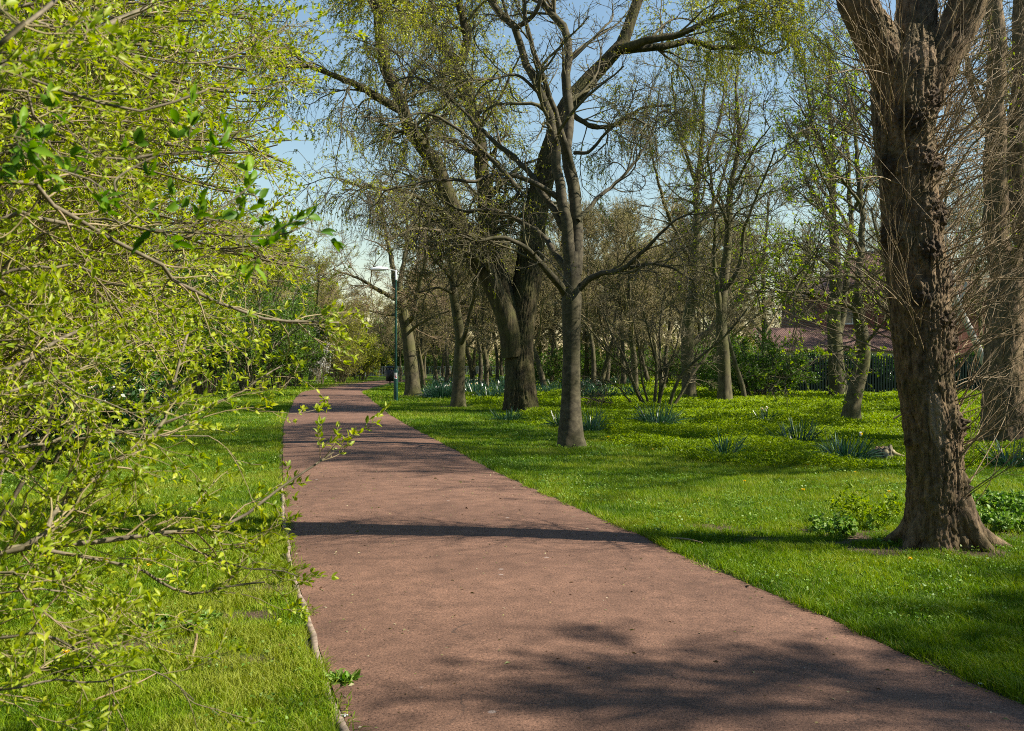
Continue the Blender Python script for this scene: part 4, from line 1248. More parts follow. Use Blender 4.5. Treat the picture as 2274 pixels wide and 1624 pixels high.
he = bush(94, 1.7, 0.9, 2.1, (M_shrubwood, M_ever), 'dark evergreen hedge shrub filling in behind the fence', 'hedge', 'dark hedge shrubs behind the green fence', at(1700, 48.6), 20, 0.09, 0.06, 9, 'hedge', 10, 9, 0.03)
for i_, x in enumerate(range(1745, 2330, 52)):
    dup(he, at(x, 48.5 + 0.12 * (i_ % 3)), rng.uniform(0, 6.3), rng.uniform(0.92, 1.1))
for x, d_ in [(770, 100), (800, 110), (835, 116), (735, 108), (885, 114), (700, 96), (815, 124), (855, 126)]:
    dup(th, at(x, d_), rng.uniform(0, 6.3), rng.uniform(0.8, 1.2), sz=rng.uniform(0.9, 1.6))
dg = bush(90, 3.4, 3.0, 6.5, (M_wood, M_haw), 'dark green broadleaf tree closing the end of the path', 'tree', None, at(868, 108), 22, 0.2, 0.13, 6, 'tree', 10, 8, 0.12)


GB = 'unseen leafy trees added behind the camera to block sky light'
bt = dup(dg, (-5, -9, 0), 1.0, 1.7, 'big unseen leafy tree added behind the camera to block sky light')
bt['group'] = GB  # added out of view so their crowns cut the sky fill and deepen shadows
for x, y, rz, k in [(3, -10, 2, 1.8), (11, -11, 3, 1.8), (-11, -4, 4, 1.5), (-14, 3, 5, 1.4), (20, -13, 1, 1.9), (-13, -14, 2.5, 2.0), (-1, -17, 3.3, 2.2)]:
    dup(bt, (x, y, 0), rz, k)


def multistem():
    d_ = 33.5
    rng = np.random.default_rng(91)
    b = np.array(at(1450, d_))
    root = thing('shrub', b, 'bare many-stemmed shrub fanning out of a daffodil clump', 'shrub')
    ST = [([(1434, 908), (1394, 831), (1357, 792), (1324, 752), (1290, 700)], -1, 0.035), ([(1436, 905), (1403, 840), (1382, 786), (1357, 740), (1330, 660)], 0.5, 0.035), ([(1452, 906), (1458, 816), (1446, 770), (1430, 690)], -0.5, 0.04),
          ([(1462, 906), (1467, 847), (1467, 731), (1480, 640)], 0.6, 0.04), ([(1484, 906), (1507, 847), (1556, 792), (1617, 740), (1660, 690)], -0.8, 0.04), ([(1490, 908), (1540, 831), (1587, 761), (1620, 690)], 0.8, 0.035),
          ([(1420, 920), (1342, 893), (1299, 884), (1262, 880)], -1.5, 0.025), ([(1460, 905), (1480, 830), (1505, 760), (1520, 680)], 0.5, 0.03), ([(1445, 905), (1425, 840), (1420, 770), (1400, 680)], -1.2, 0.028), ([(1418, 912), (1370, 860), (1335, 842), (1290, 838)], -0.6, 0.02)]
    segs = []
    for p, dd, r in ST:
        Q = PX(p, d_, d_ + dd)
        Q[0, 2] = -0.03
        Q = wobble(rng, spline(Q, 16), 0.05)
        Rl = np.linspace(r * 1.6, r * 0.6, 16)
        MB().add(*tubes(Q[None], Rl[None], 7)).build('stem', M_trunk, root, b)
        segs.append((Q[None], Rl[None]))
    lv = twigs(rng, segs, [dict(per=3.5, t=(0.25, 1), L=(0.6, 1.6), K=8, ang=(25, 60), wig=0.14, trop=(0, 0, 0.04), rr=0.5, rmin=0.010),
                           dict(n=6, L=(0.3, 0.8), K=6, ang=(25, 60), wig=0.16, rr=0.6, rmin=0.007), dict(n=3, L=(0.15, 0.4), K=4, wig=0.15, rr=0.7, rmin=0.006)])
    mb = MB()
    for i, new in enumerate(lv):
        for q in new:
            mb.add(*tubes(*q, (5, 3, 3)[i]))
    mb.build('twigs', M_twig, root, b)


multistem()


# --- yellow-green shrubs on the left
def shrub_leaves(mb, rng, P, n_nodes, L, W, fine, t=(0.25, 1.0), tintc=0.5):
    M, K = P.shape[:2]
    idx = np.repeat(np.arange(M), n_nodes)
    tt = np.tile(np.linspace(t[0], t[1], n_nodes), M) + rng.normal(0, 0.03, M * n_nodes)
    tt = np.clip(tt, 0, 1)
    f = tt * (K - 1)
    i = np.minimum(f.astype(int), K - 2)
    w = (f - i)[:, None]
    pos = P[idx, i] * (1 - w) + P[idx, i + 1] * w
    tan = nrm(P[idx, i + 1] - P[idx, i])
    s = nrm(np.cross(tan, rng.normal(0, 1, tan.shape)))
    tc = np.clip(tintc + rng.normal(0, 0.25, M), 0, 1)[idx]
    for sg in (1, -1):
        k = rng.uniform(0, 1, len(pos)) < 0.92
        ax = tan[k] * 0.75 + sg * s[k] * 0.75 + np.array([0, 0, 0.35]) + rng.normal(0, 0.22, tan[k].shape)
        leafmesh(mb, rng, pos[k], ax, L * rng.uniform(0.55, 1.25, k.sum()), W * rng.uniform(0.6, 1.2, k.sum()), fine, 0.45, 0.22, np.clip(tc[k] + rng.normal(0, 0.15, k.sum()), 0, 1))
    tip = P[:, -1]
    for j in range(2):
        ax = nrm(P[:, -1] - P[:, -2]) + np.array([0, 0, 0.5]) + rng.normal(0, 0.4, tip.shape)
        leafmesh(mb, rng, tip, ax, L * rng.uniform(0.7, 1.3, M), W * rng.uniform(0.6, 1.1, M), fine, 0.5, 0.2, np.clip(tintc + 0.15 + rng.normal(0, 0.2, M), 0, 1))


def arching_shrub(seed, rootp, targets, label, leafm, L=0.036, W=0.0135, n1=11, n2=7, fine=False, group=None, r=0.013):
    rng = np.random.default_rng(seed)
    rootp = np.asarray(rootp, float)
    root = thing('shrub', rootp, label, 'shrub', group)
    Ps = []
    for tg in targets:
        b0 = rootp + np.array([rng.normal(0, 0.25), rng.normal(0, 0.25), -0.03])
        h = tg - b0
        m1 = b0 + h * np.array([0.18, 0.18, 0.42]) + rng.normal(0, 0.1, 3)
        m2 = b0 + h * np.array([0.55, 0.55, 0.88]) + [0, 0, 0.12 * np.linalg.norm(h[:2])] + rng.normal(0, 0.12, 3)
        Ps.append(wobble(rng, spline([b0, m1, m2, tg], 22), 0.05))
    P = np.stack(Ps)
    Rd = (rng.uniform(0.7, 1.4, len(P)) * r)[:, None] * np.linspace(1.5, 0.35, 22)[None]
    L1 = kids(rng, P, Rd, n1, t=(0.35, 1), ang=(20, 60), L=(0.45, 1.15), K=9, wig=0.13, trop=(0.02, 0, 0.01), rr=0.6, rmin=0.0036, taper=0.45)
    L2 = kids(rng, *L1, n2, t=(0.2, 1), ang=(25, 60), L=(0.12, 0.42), K=6, wig=0.13, trop=(0, 0, 0.03), rr=0.6, rmin=0.0024)
    mb = MB().add(*tubes(P, Rd, 8))
    mb.build('branches', M_shrubwood, root, rootp)
    MB().add(*tubes(*L1, 5)).add(*tubes(*L2, 3)).build('twigs', M_shrubtwig, root, rootp)
    mb = MB()
    shrub_leaves(mb, rng, L2[0], 4, L, W, fine)
    shrub_leaves(mb, rng, L1[0][:, 3:], 2, L, W, fine)
    mb.build('leaves', leafm, root, rootp)
    return root


def left_shrubs():
    rng = np.random.default_rng(101)

    def targets(n, x0, x1, y0, y1, d0, d1, edge):
        out = []
        while len(out) < n:
            x, y, d_ = rng.uniform(x0, x1), rng.uniform(y0, y1), rng.uniform(d0, d1)
            if x < np.interp(y, [-300, 0, 100, 300, 450, 600, 700, 800, 900, 1000], edge):
                out.append(px(x, y, d_))
        return out

    e1 = [600, 630, 640, 650, 650, 690, 640, 440, 260, 150]
    lab = ['tall yellow-green shrub overhanging the path edge, its tip reaching the sky', 'yellow-green shrub with arching twigs behind the nearest branches', 'dense yellow-green shrub in the middle of the left hedge', 'yellow-leaved shrub rising highest at the top of the left hedge',
           'leafy shrub at the back of the left hedge above the lawn', 'shrub at the picture edge with crowded tan stems']
    arching_shrub(111, (-4.3, 6.6, 0), targets(52, 250, 700, -250, 760, 5.8, 7.6, e1), lab[0], M_lime)
    arching_shrub(112, (-3.7, 5.2, 0), targets(36, -100, 560, -150, 800, 4.6, 6.2, e1), lab[1], M_lime)
    arching_shrub(113, (-5.2, 8.6, 0), targets(50, 100, 640, -150, 800, 7.6, 9.6, e1), lab[2], M_lime)
    arching_shrub(114, (-4.9, 7.4, 0), targets(52, 0, 660, -500, 200, 6.3, 8.6, e1), lab[3], M_lime)
    arching_shrub(115, (-6.3, 11, 0), targets(52, 0, 640, -150, 820, 9.6, 13, e1), lab[4], M_lime2)
    arching_shrub(116, (-4.2, 6.0, 0), targets(26, -250, 250, -100, 900, 5.2, 7.2, e1), lab[5], M_lime)

    arching_shrub(117, (-8.6, 15, 0), targets(52, 0, 640, -100, 760, 13, 17.5, e1), 'tall shrub farther along the left hedge, above the small dark evergreen bush', M_lime2, 0.07, 0.028, r=0.02)
    arching_shrub(118, (-9.8, 20, 0), targets(52, 200, 660, -80, 740, 17, 23, e1), 'tallest shrub at the far end of the yellow-green hedge, nearest the hawthorns', M_lime, 0.085, 0.035, r=0.025)

    # the nearest shrub, its branches reaching into the picture from the left
    rootp = np.array([-3.05, 3.3, 0.0])
    root = thing('shrub', rootp, 'nearest shrub whose long lime-leaved branches sweep in low across the lawn', 'shrub')

    def z1(l):
        return [(x / 2.8, y / 2.8) for x, y in l]

    def z2(l):
        return [(x / 2.8, y / 2.8 + 577) for x, y in l]

    def z3(l):
        return [(x / 2.8, y / 2.8 + 1083) for x, y in l]

    BR = [(z1([(0, 340), (60, 430), (330, 545), (560, 620), (760, 685), (930, 685), (1130, 620), (1280, 570)]), 2.6, 2.9, 8, 4),
          (z1([(0, 570), (150, 690), (330, 810), (480, 930), (600, 985), (780, 1000), (990, 960)]), 2.7, 3.0, 8, 4),
          (z1([(0, 1150), (250, 1250), (420, 1340), (600, 1440), (780, 1540), (1000, 1640)]) + z2([(1050, 110), (1250, 220), (1350, 270), (1500, 320), (1700, 380), (1900, 385), (2100, 400)]), 3.0, 4.2, 9, 4),
          (z1([(0, 430), (300, 310), (500, 240), (850, 80), (1000, 20), (1100, -60)]), 3.4, 4.4, 15, 9),
          (z1([(0, 290), (120, 180), (330, 20), (420, -80)]), 2.1, 2.5, 10, 7),
          (z1([(0, 90), (180, 130), (380, 180), (560, 250), (700, 360), (900, 480), (1140, 590)]), 2.9, 3.6, 7, 3),
          (z1([(0, 1380), (250, 1370), (420, 1400), (560, 1450)]), 3.3, 3.6, 14, 6),
          (z2([(0, 850), (300, 760), (400, 720), (550, 640), (620, 560)]), 3.6, 4.4, 6, 3),
          (z2([(0, 700), (150, 640), (330, 520), (480, 450), (620, 400)]), 3.6, 4.2, 9, 5),
          (z2([(0, 1200), (330, 1130), (470, 1040), (620, 930)]), 3.4, 4.0, 7, 3),
          (z3([(0, 400), (150, 370), (650, 330), (1040, 280), (1300, 260), (1500, 180), (1740, 0), (2070, -220)]), 3.2, 4.0, 11, 3),
          (z3([(100, 385), (330, 140), (500, 0)]) + z2([(600, 1350), (850, 1170), (1010, 1020), (1050, 850), (1130, 550), (1165, 460)]), 3.2, 4.2, 9, 4),
          (z2([(1010, 1020), (1250, 930), (1480, 840), (1620, 740), (1760, 660)]), 3.9, 4.3, 5, 2.5),
          (z3([(100, 390), (300, 405), (570, 450), (850, 510), (1000, 600), (1200, 670), (1400, 620), (1640, 590)]), 3.2, 3.9, 8, 3),
          (z3([(860, 300), (1080, 345), (1300, 430), (1530, 510), (1760, 520), (1950, 590)]), 3.5, 4.0, 5, 2),
          (z3([(0, 940), (200, 910), (330, 930), (500, 1020), (640, 1090), (690, 1200), (685, 1400)]), 2.9, 3.2, 7, 3),
          (z3([(0, 530), (120, 640), (300, 790), (400, 860), (520, 900)]), 2.9, 3.3, 6, 3),
          (z3([(0, 1260), (300, 1200), (600, 1220), (860, 1130), (1040, 1190), (1200, 1330)]), 2.8, 3.1, 5, 2),
          (z3([(0, 660), (400, 650), (700, 740), (900, 690)]), 3.0, 3.4, 4, 2),
          (z2([(0, 100), (300, 60), (500, 30), (640, 150), (760, 350), (830, 500), (890, 740)]), 3.4, 4.2, 6, 3),
          (z2([(0, 300), (200, 560), (420, 800), (700, 900), (900, 1000)]), 3.0, 3.4, 4, 2),
          (z2([(0, 500), (350, 780), (620, 1020), (900, 1090), (1300, 1095)]), 3.1, 3.7, 4, 2),
          (z1([(0, 700), (300, 900), (560, 1180), (640, 1300), (900, 1500)]), 3.2, 3.6, 5, 2.5),
          (z1([(300, 0), (560, 260), (860, 350), (1200, 400), (1500, 330), (1800, 160)]), 3.5, 4.4, 5, 2.5)]
    segs = []
    for pts, d0, d1, w0, w1 in BR:
        Q = PX(pts, d0, d1)
        zz = Q[0, 2]
        lead = np.array([rootp + [0, 0, -0.05], rootp * 0.45 + Q[0] * 0.55 + [-0.15, 0, 0.05 - 0.30 * abs(zz) * 0 + 0.0]])
        lead[1, 2] = max(0.15, zz * 0.8)
        Qf = np.vstack([lead, Q])
        Qs = wobble(rng, spline(Qf, 40), 0.006)
        dm = Qs[:, 1]
        Rl = np.interp(np.linspace(0, 1, 40), [0, 0.25, 1], [w0 * 1.15, w0 * 1.0, w1 * 0.65]) * dm / FPX
        segs.append((Qs[None], Rl[None]))
    mb = MB()
    for q in segs:
        mb.add(*tubes(*q, 10))
    mb.build('branches', M_shrubwood, root, rootp)
    t1 = twigs(rng, segs, [dict(per=8.5, t=(0.30, 1), ang=(20, 60), L=(0.15, 0.6), K=9, wig=0.15, trop=(0.03, 0.0, 0.015), rr=0.55, rmin=0.0016, rmax=0.004, taper=0.3),
                           dict(n=3, t=(0.25, 1), ang=(25, 60), L=(0.08, 0.25), K=6, wig=0.14, trop=(0, 0, 0.03), rr=0.7, rmin=0.0013)])
    mb = MB()
    for i, new in enumerate(t1):
        for q in new:
            mb.add(*tubes(*q, (6, 5)[i]))
    mb.build('twigs', M_shrubtwig, root, rootp)
    mb = MB()
    for P, _ in t1[1]:
        shrub_leaves(mb, rng, P, 4, 0.031, 0.0140, True, tintc=0.5)
    for P, _ in t1[0]:
        shrub_leaves(mb, rng, P[:, 4:], 3, 0.029, 0.0135, True, tintc=0.45)
    mb.build('leaves', M_lime2, root, rootp)

    # a shrub of another kind with larger, darker leaves hangs between them
    rootp = np.array([-3.3, 2.6, 0.0])
    root = thing('shrub', rootp, 'shrub with larger dark green leaves hanging in front of the yellow-green twigs', 'shrub')
    segs = []
    for pts, d0, d1, w0, w1 in [(z1([(0, 960), (200, 1010), (460, 1080), (630, 1150), (720, 1200), (830, 1330), (960, 1440), (1100, 1440), (1280, 1360), (1480, 1230), (1560, 1160)]), 2.4, 2.7, 9, 3),
                                (z1([(720, 1190), (720, 1120), (820, 1050), (990, 970), (1250, 930), (1430, 840), (1600, 800)]), 2.5, 2.7, 5, 2.5),
                                (z1([(960, 1440), (1250, 1450), (1500, 1470), (1780, 1450), (1950, 1370)]), 2.6, 2.8, 5, 2.5),
                                (z1([(0, 880), (120, 900), (240, 980)]), 2.2, 2.3, 5, 3),
                                (z1([(460, 1080), (540, 960), (560, 860)]), 2.4, 2.4, 4, 2.5),
                                (z1([(1280, 1360), (1450, 1400), (1560, 1520), (1640, 1617)]), 2.6, 2.7, 4, 2)]:
        Q = PX(pts, d0, d1)
        if pts[0][0] < 5:
            lead = np.array([rootp + [0, 0, -0.05], rootp * 0.4 + Q[0] * 0.6])
            lead[1, 2] = Q[0, 2] * 0.85
            Q = np.vstack([lead, Q])
        Qs = spline(Q, 40)
        segs.append((Qs[None], (np.linspace(w0, w1, 40) * 0.5 * Qs[:, 1] / FPX)[None]))
    mb = MB()
    for q in segs:
        mb.add(*tubes(*q, 10))
    t1 = twigs(rng, segs, [dict(per=16, t=(0.42, 1), ang=(30, 65), L=(0.06, 0.2), K=6, wig=0.15, trop=(0, 0, 0.03), rr=0.6, rmin=0.0014, rmax=0.003)])
    for q in t1[0]:
        mb.add(*tubes(*q, 6))
    mb.build('branches', M_shrubwood, root, rootp)
    mb = MB()
    for P, _ in t1[0]:
        shrub_leaves(mb, rng, P, 2, 0.046, 0.022, True, t=(0.6, 1.0))
    mb.build('leaves', M_darkleaf, root, rootp)


left_shrubs()


# ------------------------------------------------------------------ lamp post, bin, sign, fences, house
def lathe(prof, S=20, c=(0, 0)):
    a = np.arange(S) * 2 * np.pi / S
    V = np.array([[(c[0] + r * math.cos(t), c[1] + r * math.sin(t), z) for t in a] for r, z in prof])
    K = len(prof)
    i = np.arange(K * S).reshape(K, S)
    F = np.stack([i[:-1], np.roll(i, -1, 1)[:-1], np.roll(i, -1, 1)[1:], i[1:]], -1).reshape(-1, 4)
    return V.reshape(-1, 3), F


def lamp():
    b = ground(879, 892)
    H = (892 - 600) / FPX * b[1]
    s = b[1] / FPX
    root = thing('street_lamp', b, 'slim dark green lamp post with a white lantern beside the path', 'street lamp')
    MB().add(*lathe([(0.088, -0.05), (0.088, 1.18), (0.075, 1.24), (0.055, 1.30), (0.0, 1.31)], 24)).build('base_column', M_green, root)
    MB().add(*lathe([(0.05, 1.28), (0.046, 3.2), (0.036, H - 0.42), (0.036, H - 0.40)], 20)).build('post', M_green, root)
    MB().add(*lathe([(0.035, H - 0.41), (0.034, H - 0.02), (0.0, H)], 16)).build('spigot', M_lampgrey, root)
    P = spline([(0, 0, H - 0.05), (-0.10, 0, H - 0.02), (-0.35, 0, H + 0.02)], 10)
    MB().add(*tubes(P[None], np.full((1, 10), 0.022), 10)).build('bracket', M_lampgrey, root)
    # lantern: a long flattened shell reaching left over the path
    K, S = 16, 18
    t = np.linspace(0, 1, K)
    w = 0.13 * np.sin(np.pi * np.clip(t * 0.93 + 0.05, 0, 1)) ** 0.45
    hgt = 0.10 * np.sin(np.pi * np.clip(t * 0.93 + 0.05, 0, 1)) ** 0.5
    a = np.arange(S) * 2 * np.pi / S
    V = np.array([[(-0.30 - 0.72 * t[i], w[i] * math.cos(x), H + 0.03 + hgt[i] * math.sin(x) * (1.0 if math.sin(x) > 0 else 0.75)) for x in a] for i in range(K)])
    ii = np.arange(K * S).reshape(K, S)
    F = np.stack([ii[:-1], np.roll(ii, -1, 1)[:-1], np.roll(ii, -1, 1)[1:], ii[1:]], -1).reshape(-1, 4)
    MB().add(V.reshape(-1, 3), F).build('lantern', M_lampglass, root)
    MB().box((-0.66, 0, H + 0.01), (0.62, 0.275, 0.022)).build('lantern_rim', M_lampgrey, root, smooth=False)
    # small notice on the base column, bent round it
    for nm, z0, z1_, a0, a1, m_, rr in [('notice', 0.90, 1.14, -2.35, -0.8, M_signwhite, 0.0905), ('notice_print', 0.985, 1.03, -2.2, -1.25, M_signred, 0.0925), ('notice_print', 0.935, 0.965, -1.6, -1.0, M_signred, 0.0925), ('notice_print', 1.07, 1.10, -2.2, -1.6, M_signred, 0.0925)]:
        th = np.linspace(a0, a1, 9)
        Vv = np.array([[(rr * math.cos(x), rr * math.sin(x), z) for x in th] for z in (z0, z1_)]).reshape(-1, 3)
        Ff = [(i, i + 1, i + 10, i + 9) for i in range(8)]
        MB().add(Vv, Ff).build(nm, m_, root)


lamp()


def bin_():
    b = np.array(at(866, 68))
    root = thing('litter_bin', b, 'black litter bin on a post at the right edge of the far path bend', 'litter bin')
    MB().add(*lathe([(0.0, 0.25), (0.24, 0.25), (0.29, 0.30), (0.30, 1.02), (0.26, 1.04), (0.26, 0.9)], 20)).build('bin_body', M_bin, root)
    MB().add(*lathe([(0.31, 1.14), (0.32, 1.19), (0.20, 1.27), (0.0, 1.29)], 20)).build('lid', M_bin, root)
    for a in (0.5, 2.6, 4.7):
        MB().box((0.27 * math.cos(a), 0.27 * math.sin(a), 1.08), (0.03, 0.03, 0.16)).build('lid_bracket', M_bin, root)
    MB().box((0, 0, 0.12), (0.08, 0.08, 0.3)).build('post', M_bin, root)


bin_()


def sign():
    b = np.array(at(811, 101))
    root = thing('round_sign', b, 'round orange-red sign on a post where the path disappears', 'sign')
    MB().add(*lathe([(0.03, 0), (0.03, 1.25), (0, 1.26)], 10)).build('post', M_railing, root)
    a = np.arange(28) * 2 * np.pi / 28
    V = np.concatenate([np.stack([0.33 * np.cos(a), np.full(28, -0.04), 0.9 + 0.33 * np.sin(a)], 1), np.stack([0.33 * np.cos(a), np.full(28, -0.055), 0.9 + 0.33 * np.sin(a)], 1)])
    F = [tuple((i, (i + 1) % 28, 28 + (i + 1) % 28, 28 + i)) for i in range(28)]
    mb = MB().add(V, F)
    Vc = np.concatenate([V[28:], [[0, -0.055, 0.9]]])
    mb.add(Vc, [(i, (i + 1) % 28, 28) for i in range(28)])
    Vc = np.concatenate([V[:28], [[0, -0.04, 0.9]]])
    mb.add(Vc, [((i + 1) % 28, i, 28) for i in range(28)])
    mb.build('disc', M_signorange, root, smooth=False)


sign()


def palisade(x0, y0, x1, y1, H, pitch, wd, mat, label, name, pointed=True, post_every=2.75, rails=(0.35, 1.0)):
    b = np.array([x0, y0, 0.0])
    L = math.hypot(x1 - x0, y1 - y0)
    u = np.array([(x1 - x0) / L, (y1 - y0) / L, 0])
    nrm_ = np.array([u[1], -u[0], 0])
    root = thing(name, b, label, 'fence')
    mb = MB()
    n = int(L / pitch)
    for i in range(n):
        c = b + u * (i + 0.5) * pitch
        g = float(gz(c[0], c[1]))
        t = 0.02
        pr = [(-wd / 2, 0.04), (wd / 2, 0.04), (wd / 2, H - 0.07), (0, H if pointed else H - 0.07), (-wd / 2, H - 0.07)]
        V = [c + u * p + nrm_ * s + np.array([0, 0, z + g]) for s in (t, -t * 0.1) for p, z in pr]
        mb.add(V, [(0, 1, 2, 3, 4), (9, 8, 7, 6, 5)])
        n0 = mb.n - 10
        mb.F.append(np.array([(k, k + 5, (k + 1) % 5 + 5, (k + 1) % 5) for k in range(5)], np.int32) + n0)
        mb.T.append(np.full(5, 0.5, F32))
    mb.build('pales', mat, root, b, smooth=False)
    for z in rails:
        c0 = b - nrm_ * 0.03
        V = [c0 + u * s + np.array([0, 0, z * H + dz]) + nrm_ * w for s in (0, L) for dz in (-0.025, 0.025) for w in (-0.02, 0.02)]
        MB().add(V, [(0, 1, 3, 2), (4, 6, 7, 5), (0, 4, 5, 1), (2, 3, 7, 6), (0, 2, 6, 4), (1, 5, 7, 3)]).build('rail', mat, root, b, smooth=False)
    for i in range(int(L / post_every) + 1):
        c = b + u * i * post_every - nrm_ * 0.10
        MB().box((c[0], c[1], H / 2 - 0.05), (0.09, 0.09, H + 0.05)).build('post', mat, root, b, smooth=False)


palisade(11.2, 45.6, 27.5, 47.5, 1.9, 0.135, 0.075, M_fence, 'dark green steel palisade fence along the back gardens', 'palisade_fence', rails=(0.2, 0.8))
palisade(-17.5, 104.5, 1.5, 104.5, 1.15, 0.16, 0.035, M_railing, 'low grey railings across the end of the path', 'railing', False, rails=(0.1, 0.9))


def house():
    m, n, out = new_mat('red_brick')
    tc = n.nodes.new('ShaderNodeTexCoord')
    mp = n.nodes.new('ShaderNodeMapping')
    mp.inputs['Rotation'].default_value = (math.radians(90), 0, 0)
    n.links.new(tc.outputs['Object'], mp.inputs[0])
    br = N(n, 'ShaderNodeTexBrick', Scale=4.4)
    br.inputs['Color1'].default_value = (0.23, 0.075, 0.05, 1)
    br.inputs['Color2'].default_value = (0.17, 0.055, 0.038, 1)
    br.inputs['Mortar'].default_value = (0.25, 0.2, 0.17, 1)
    br.inputs['Mortar Size'].default_value = 0.012
    n.links.new(mp.outputs[0], br.inputs['Vector'])
    p = N(n, 'ShaderNodeBsdfPrincipled', Roughness=0.9)
    n.links.new(br.outputs[0], p.inputs['Base Color'])
    n.links.new(p.outputs[0], out.inputs[0])
    brick = m
    m, n, out = new_mat('red_roof_tiles')
    tc = n.nodes.new('ShaderNodeTexCoord')
    wv = N(n, 'ShaderNodeTexWave', Scale=2.4, Distortion=0.3)
    wv.bands_direction = 'X'
    n.links.new(tc.outputs['Object'], wv.inputs['Vector'])
    w2 = N(n, 'ShaderNodeTexWave', Scale=1.9, Distortion=0.2)
    w2.bands_direction = 'Y'
    n.links.new(tc.outputs['Object'], w2.inputs['Vector'])
    ad = N(n, 'ShaderNodeMath', operation='ADD')
    n.links.new(wv.outputs['Fac'], ad.inputs[0])
    n.links.new(w2.outputs['Fac'], ad.inputs[1])
    hf = N(n, 'ShaderNodeMath', operation='MULTIPLY')
    hf.inputs[1].default_value = 0.5
    n.links.new(ad.outputs[0], hf.inputs[0])
    r = ramp(n, hf.outputs[0], [(0.2, (0.06, 0.032, 0.024)), (0.6, (0.13, 0.068, 0.05))])
    p = N(n, 'ShaderNodeBsdfPrincipled', Roughness=0.9)
    n.links.new(r.outputs[0], p.inputs['Base Color'])
    b_ = N(n, 'ShaderNodeBump', Strength=0.7, Distance=0.06)
    n.links.new(hf.outputs[0], b_.inputs['Height'])
    n.links.new(b_.outputs[0], p.inputs['Normal'])
    n.links.new(p.outputs[0], out.inputs[0])
    tiles = m
    x0, x1, y0, y1, H = 20.3, 32.0, 66, 75, 6.0
    b = np.array([x0, y0, 0.0])
    root = thing('brick_house', b, 'red brick house with tiled roof behind the hedge and fence', 'house')
    MB().box(((x0 + x1) / 2, (y0 + y1) / 2, H / 2), (x1 - x0, y1 - y0, H)).build('wall', brick, root, b, smooth=False)

    def hip(xa, xb, ya, yb, z0, z1_, ov):
        xa, xb, ya, yb = xa - ov, xb + ov, ya - ov, yb + ov
        k = (yb - ya) / 2
        V = [(xa, ya, z0), (xb, ya, z0), (xb, yb, z0), (xa, yb, z0), (xa + k, ya + k, z1_), (xb - k, ya + k, z1_)]
        return V, [(0, 1, 5, 4), (2, 3, 4, 5)], [(1, 2, 5), (3, 0, 4)], [(3, 2, 1, 0)]
    V, q, tr, bt = hip(x0, x1, y0, y1, H + 0.003, H + 3.4, 0.4)
    mb = MB().add(V, q)
    n0 = 0
    mb.F.append(np.array(tr, np.int32)); mb.T.append(np.full(2, .5, F32))
    mb.F.append(np.array(bt, np.int32)); mb.T.append(np.full(1, .5, F32))
    rf = mb.build('roof', tiles, root, b, smooth=False)
    MB().box((x0 + 6.2, (y0 + y1) / 2, H + 3.6), (0.9, 0.7, 1.6)).build('chimney', brick, rf, b, smooth=False)
    # single-storey front wing with a tiled lean-to roof
    MB().box((20.4, 64.0, 1.15), (9.2, 3.9, 2.3)).build('front_wing', M_render, root, b, smooth=False)
    V = [(15.5, 61.6, 2.35), (25.4, 61.6, 2.35), (25.4, 66.0 - 0.003, 3.85), (15.5, 66.0 - 0.003, 3.85), (15.5, 61.6, 2.25), (25.4, 61.6, 2.25), (25.4, 66.0 - 0.003, 3.7), (15.5, 66.0 - 0.003, 3.7)]
    MB().add(V, [(0, 1, 2, 3), (7, 6, 5, 4), (0, 4, 5, 1), (1, 5, 6, 2), (3, 2, 6, 7), (0, 3, 7, 4)]).build('lean_to_roof', tiles, root, b, smooth=False)
    for cx, cz, w, h in [(21.9, 4.75, 1.3, 1.3), (25.6, 4.75, 1.3, 1.3), (28.9, 4.75, 1.3, 1.3), (27.4, 1.7, 2.0, 1.3)]:
        wn = MB()
        for dx, dz, ww, hh in [(-w / 2, 0, 0.09, h + 0.09), (w / 2, 0, 0.09, h + 0.09), (0, h / 2, w - 0.09, 0.09), (0, -h / 2, w - 0.09, 0.09), (0, 0, 0.07, h - 0.09)]:
            wn.box((cx + dx, y0 - 0.03, cz + dz), (ww, 0.08, hh))
        wo = wn.build('window', M_frame, root, b, smooth=False)
        MB().box((cx, y0 - 0.012, cz), (w - 0.04, 0.02, h - 0.04)).build('pane', M_glass, wo, b, smooth=False)


house()


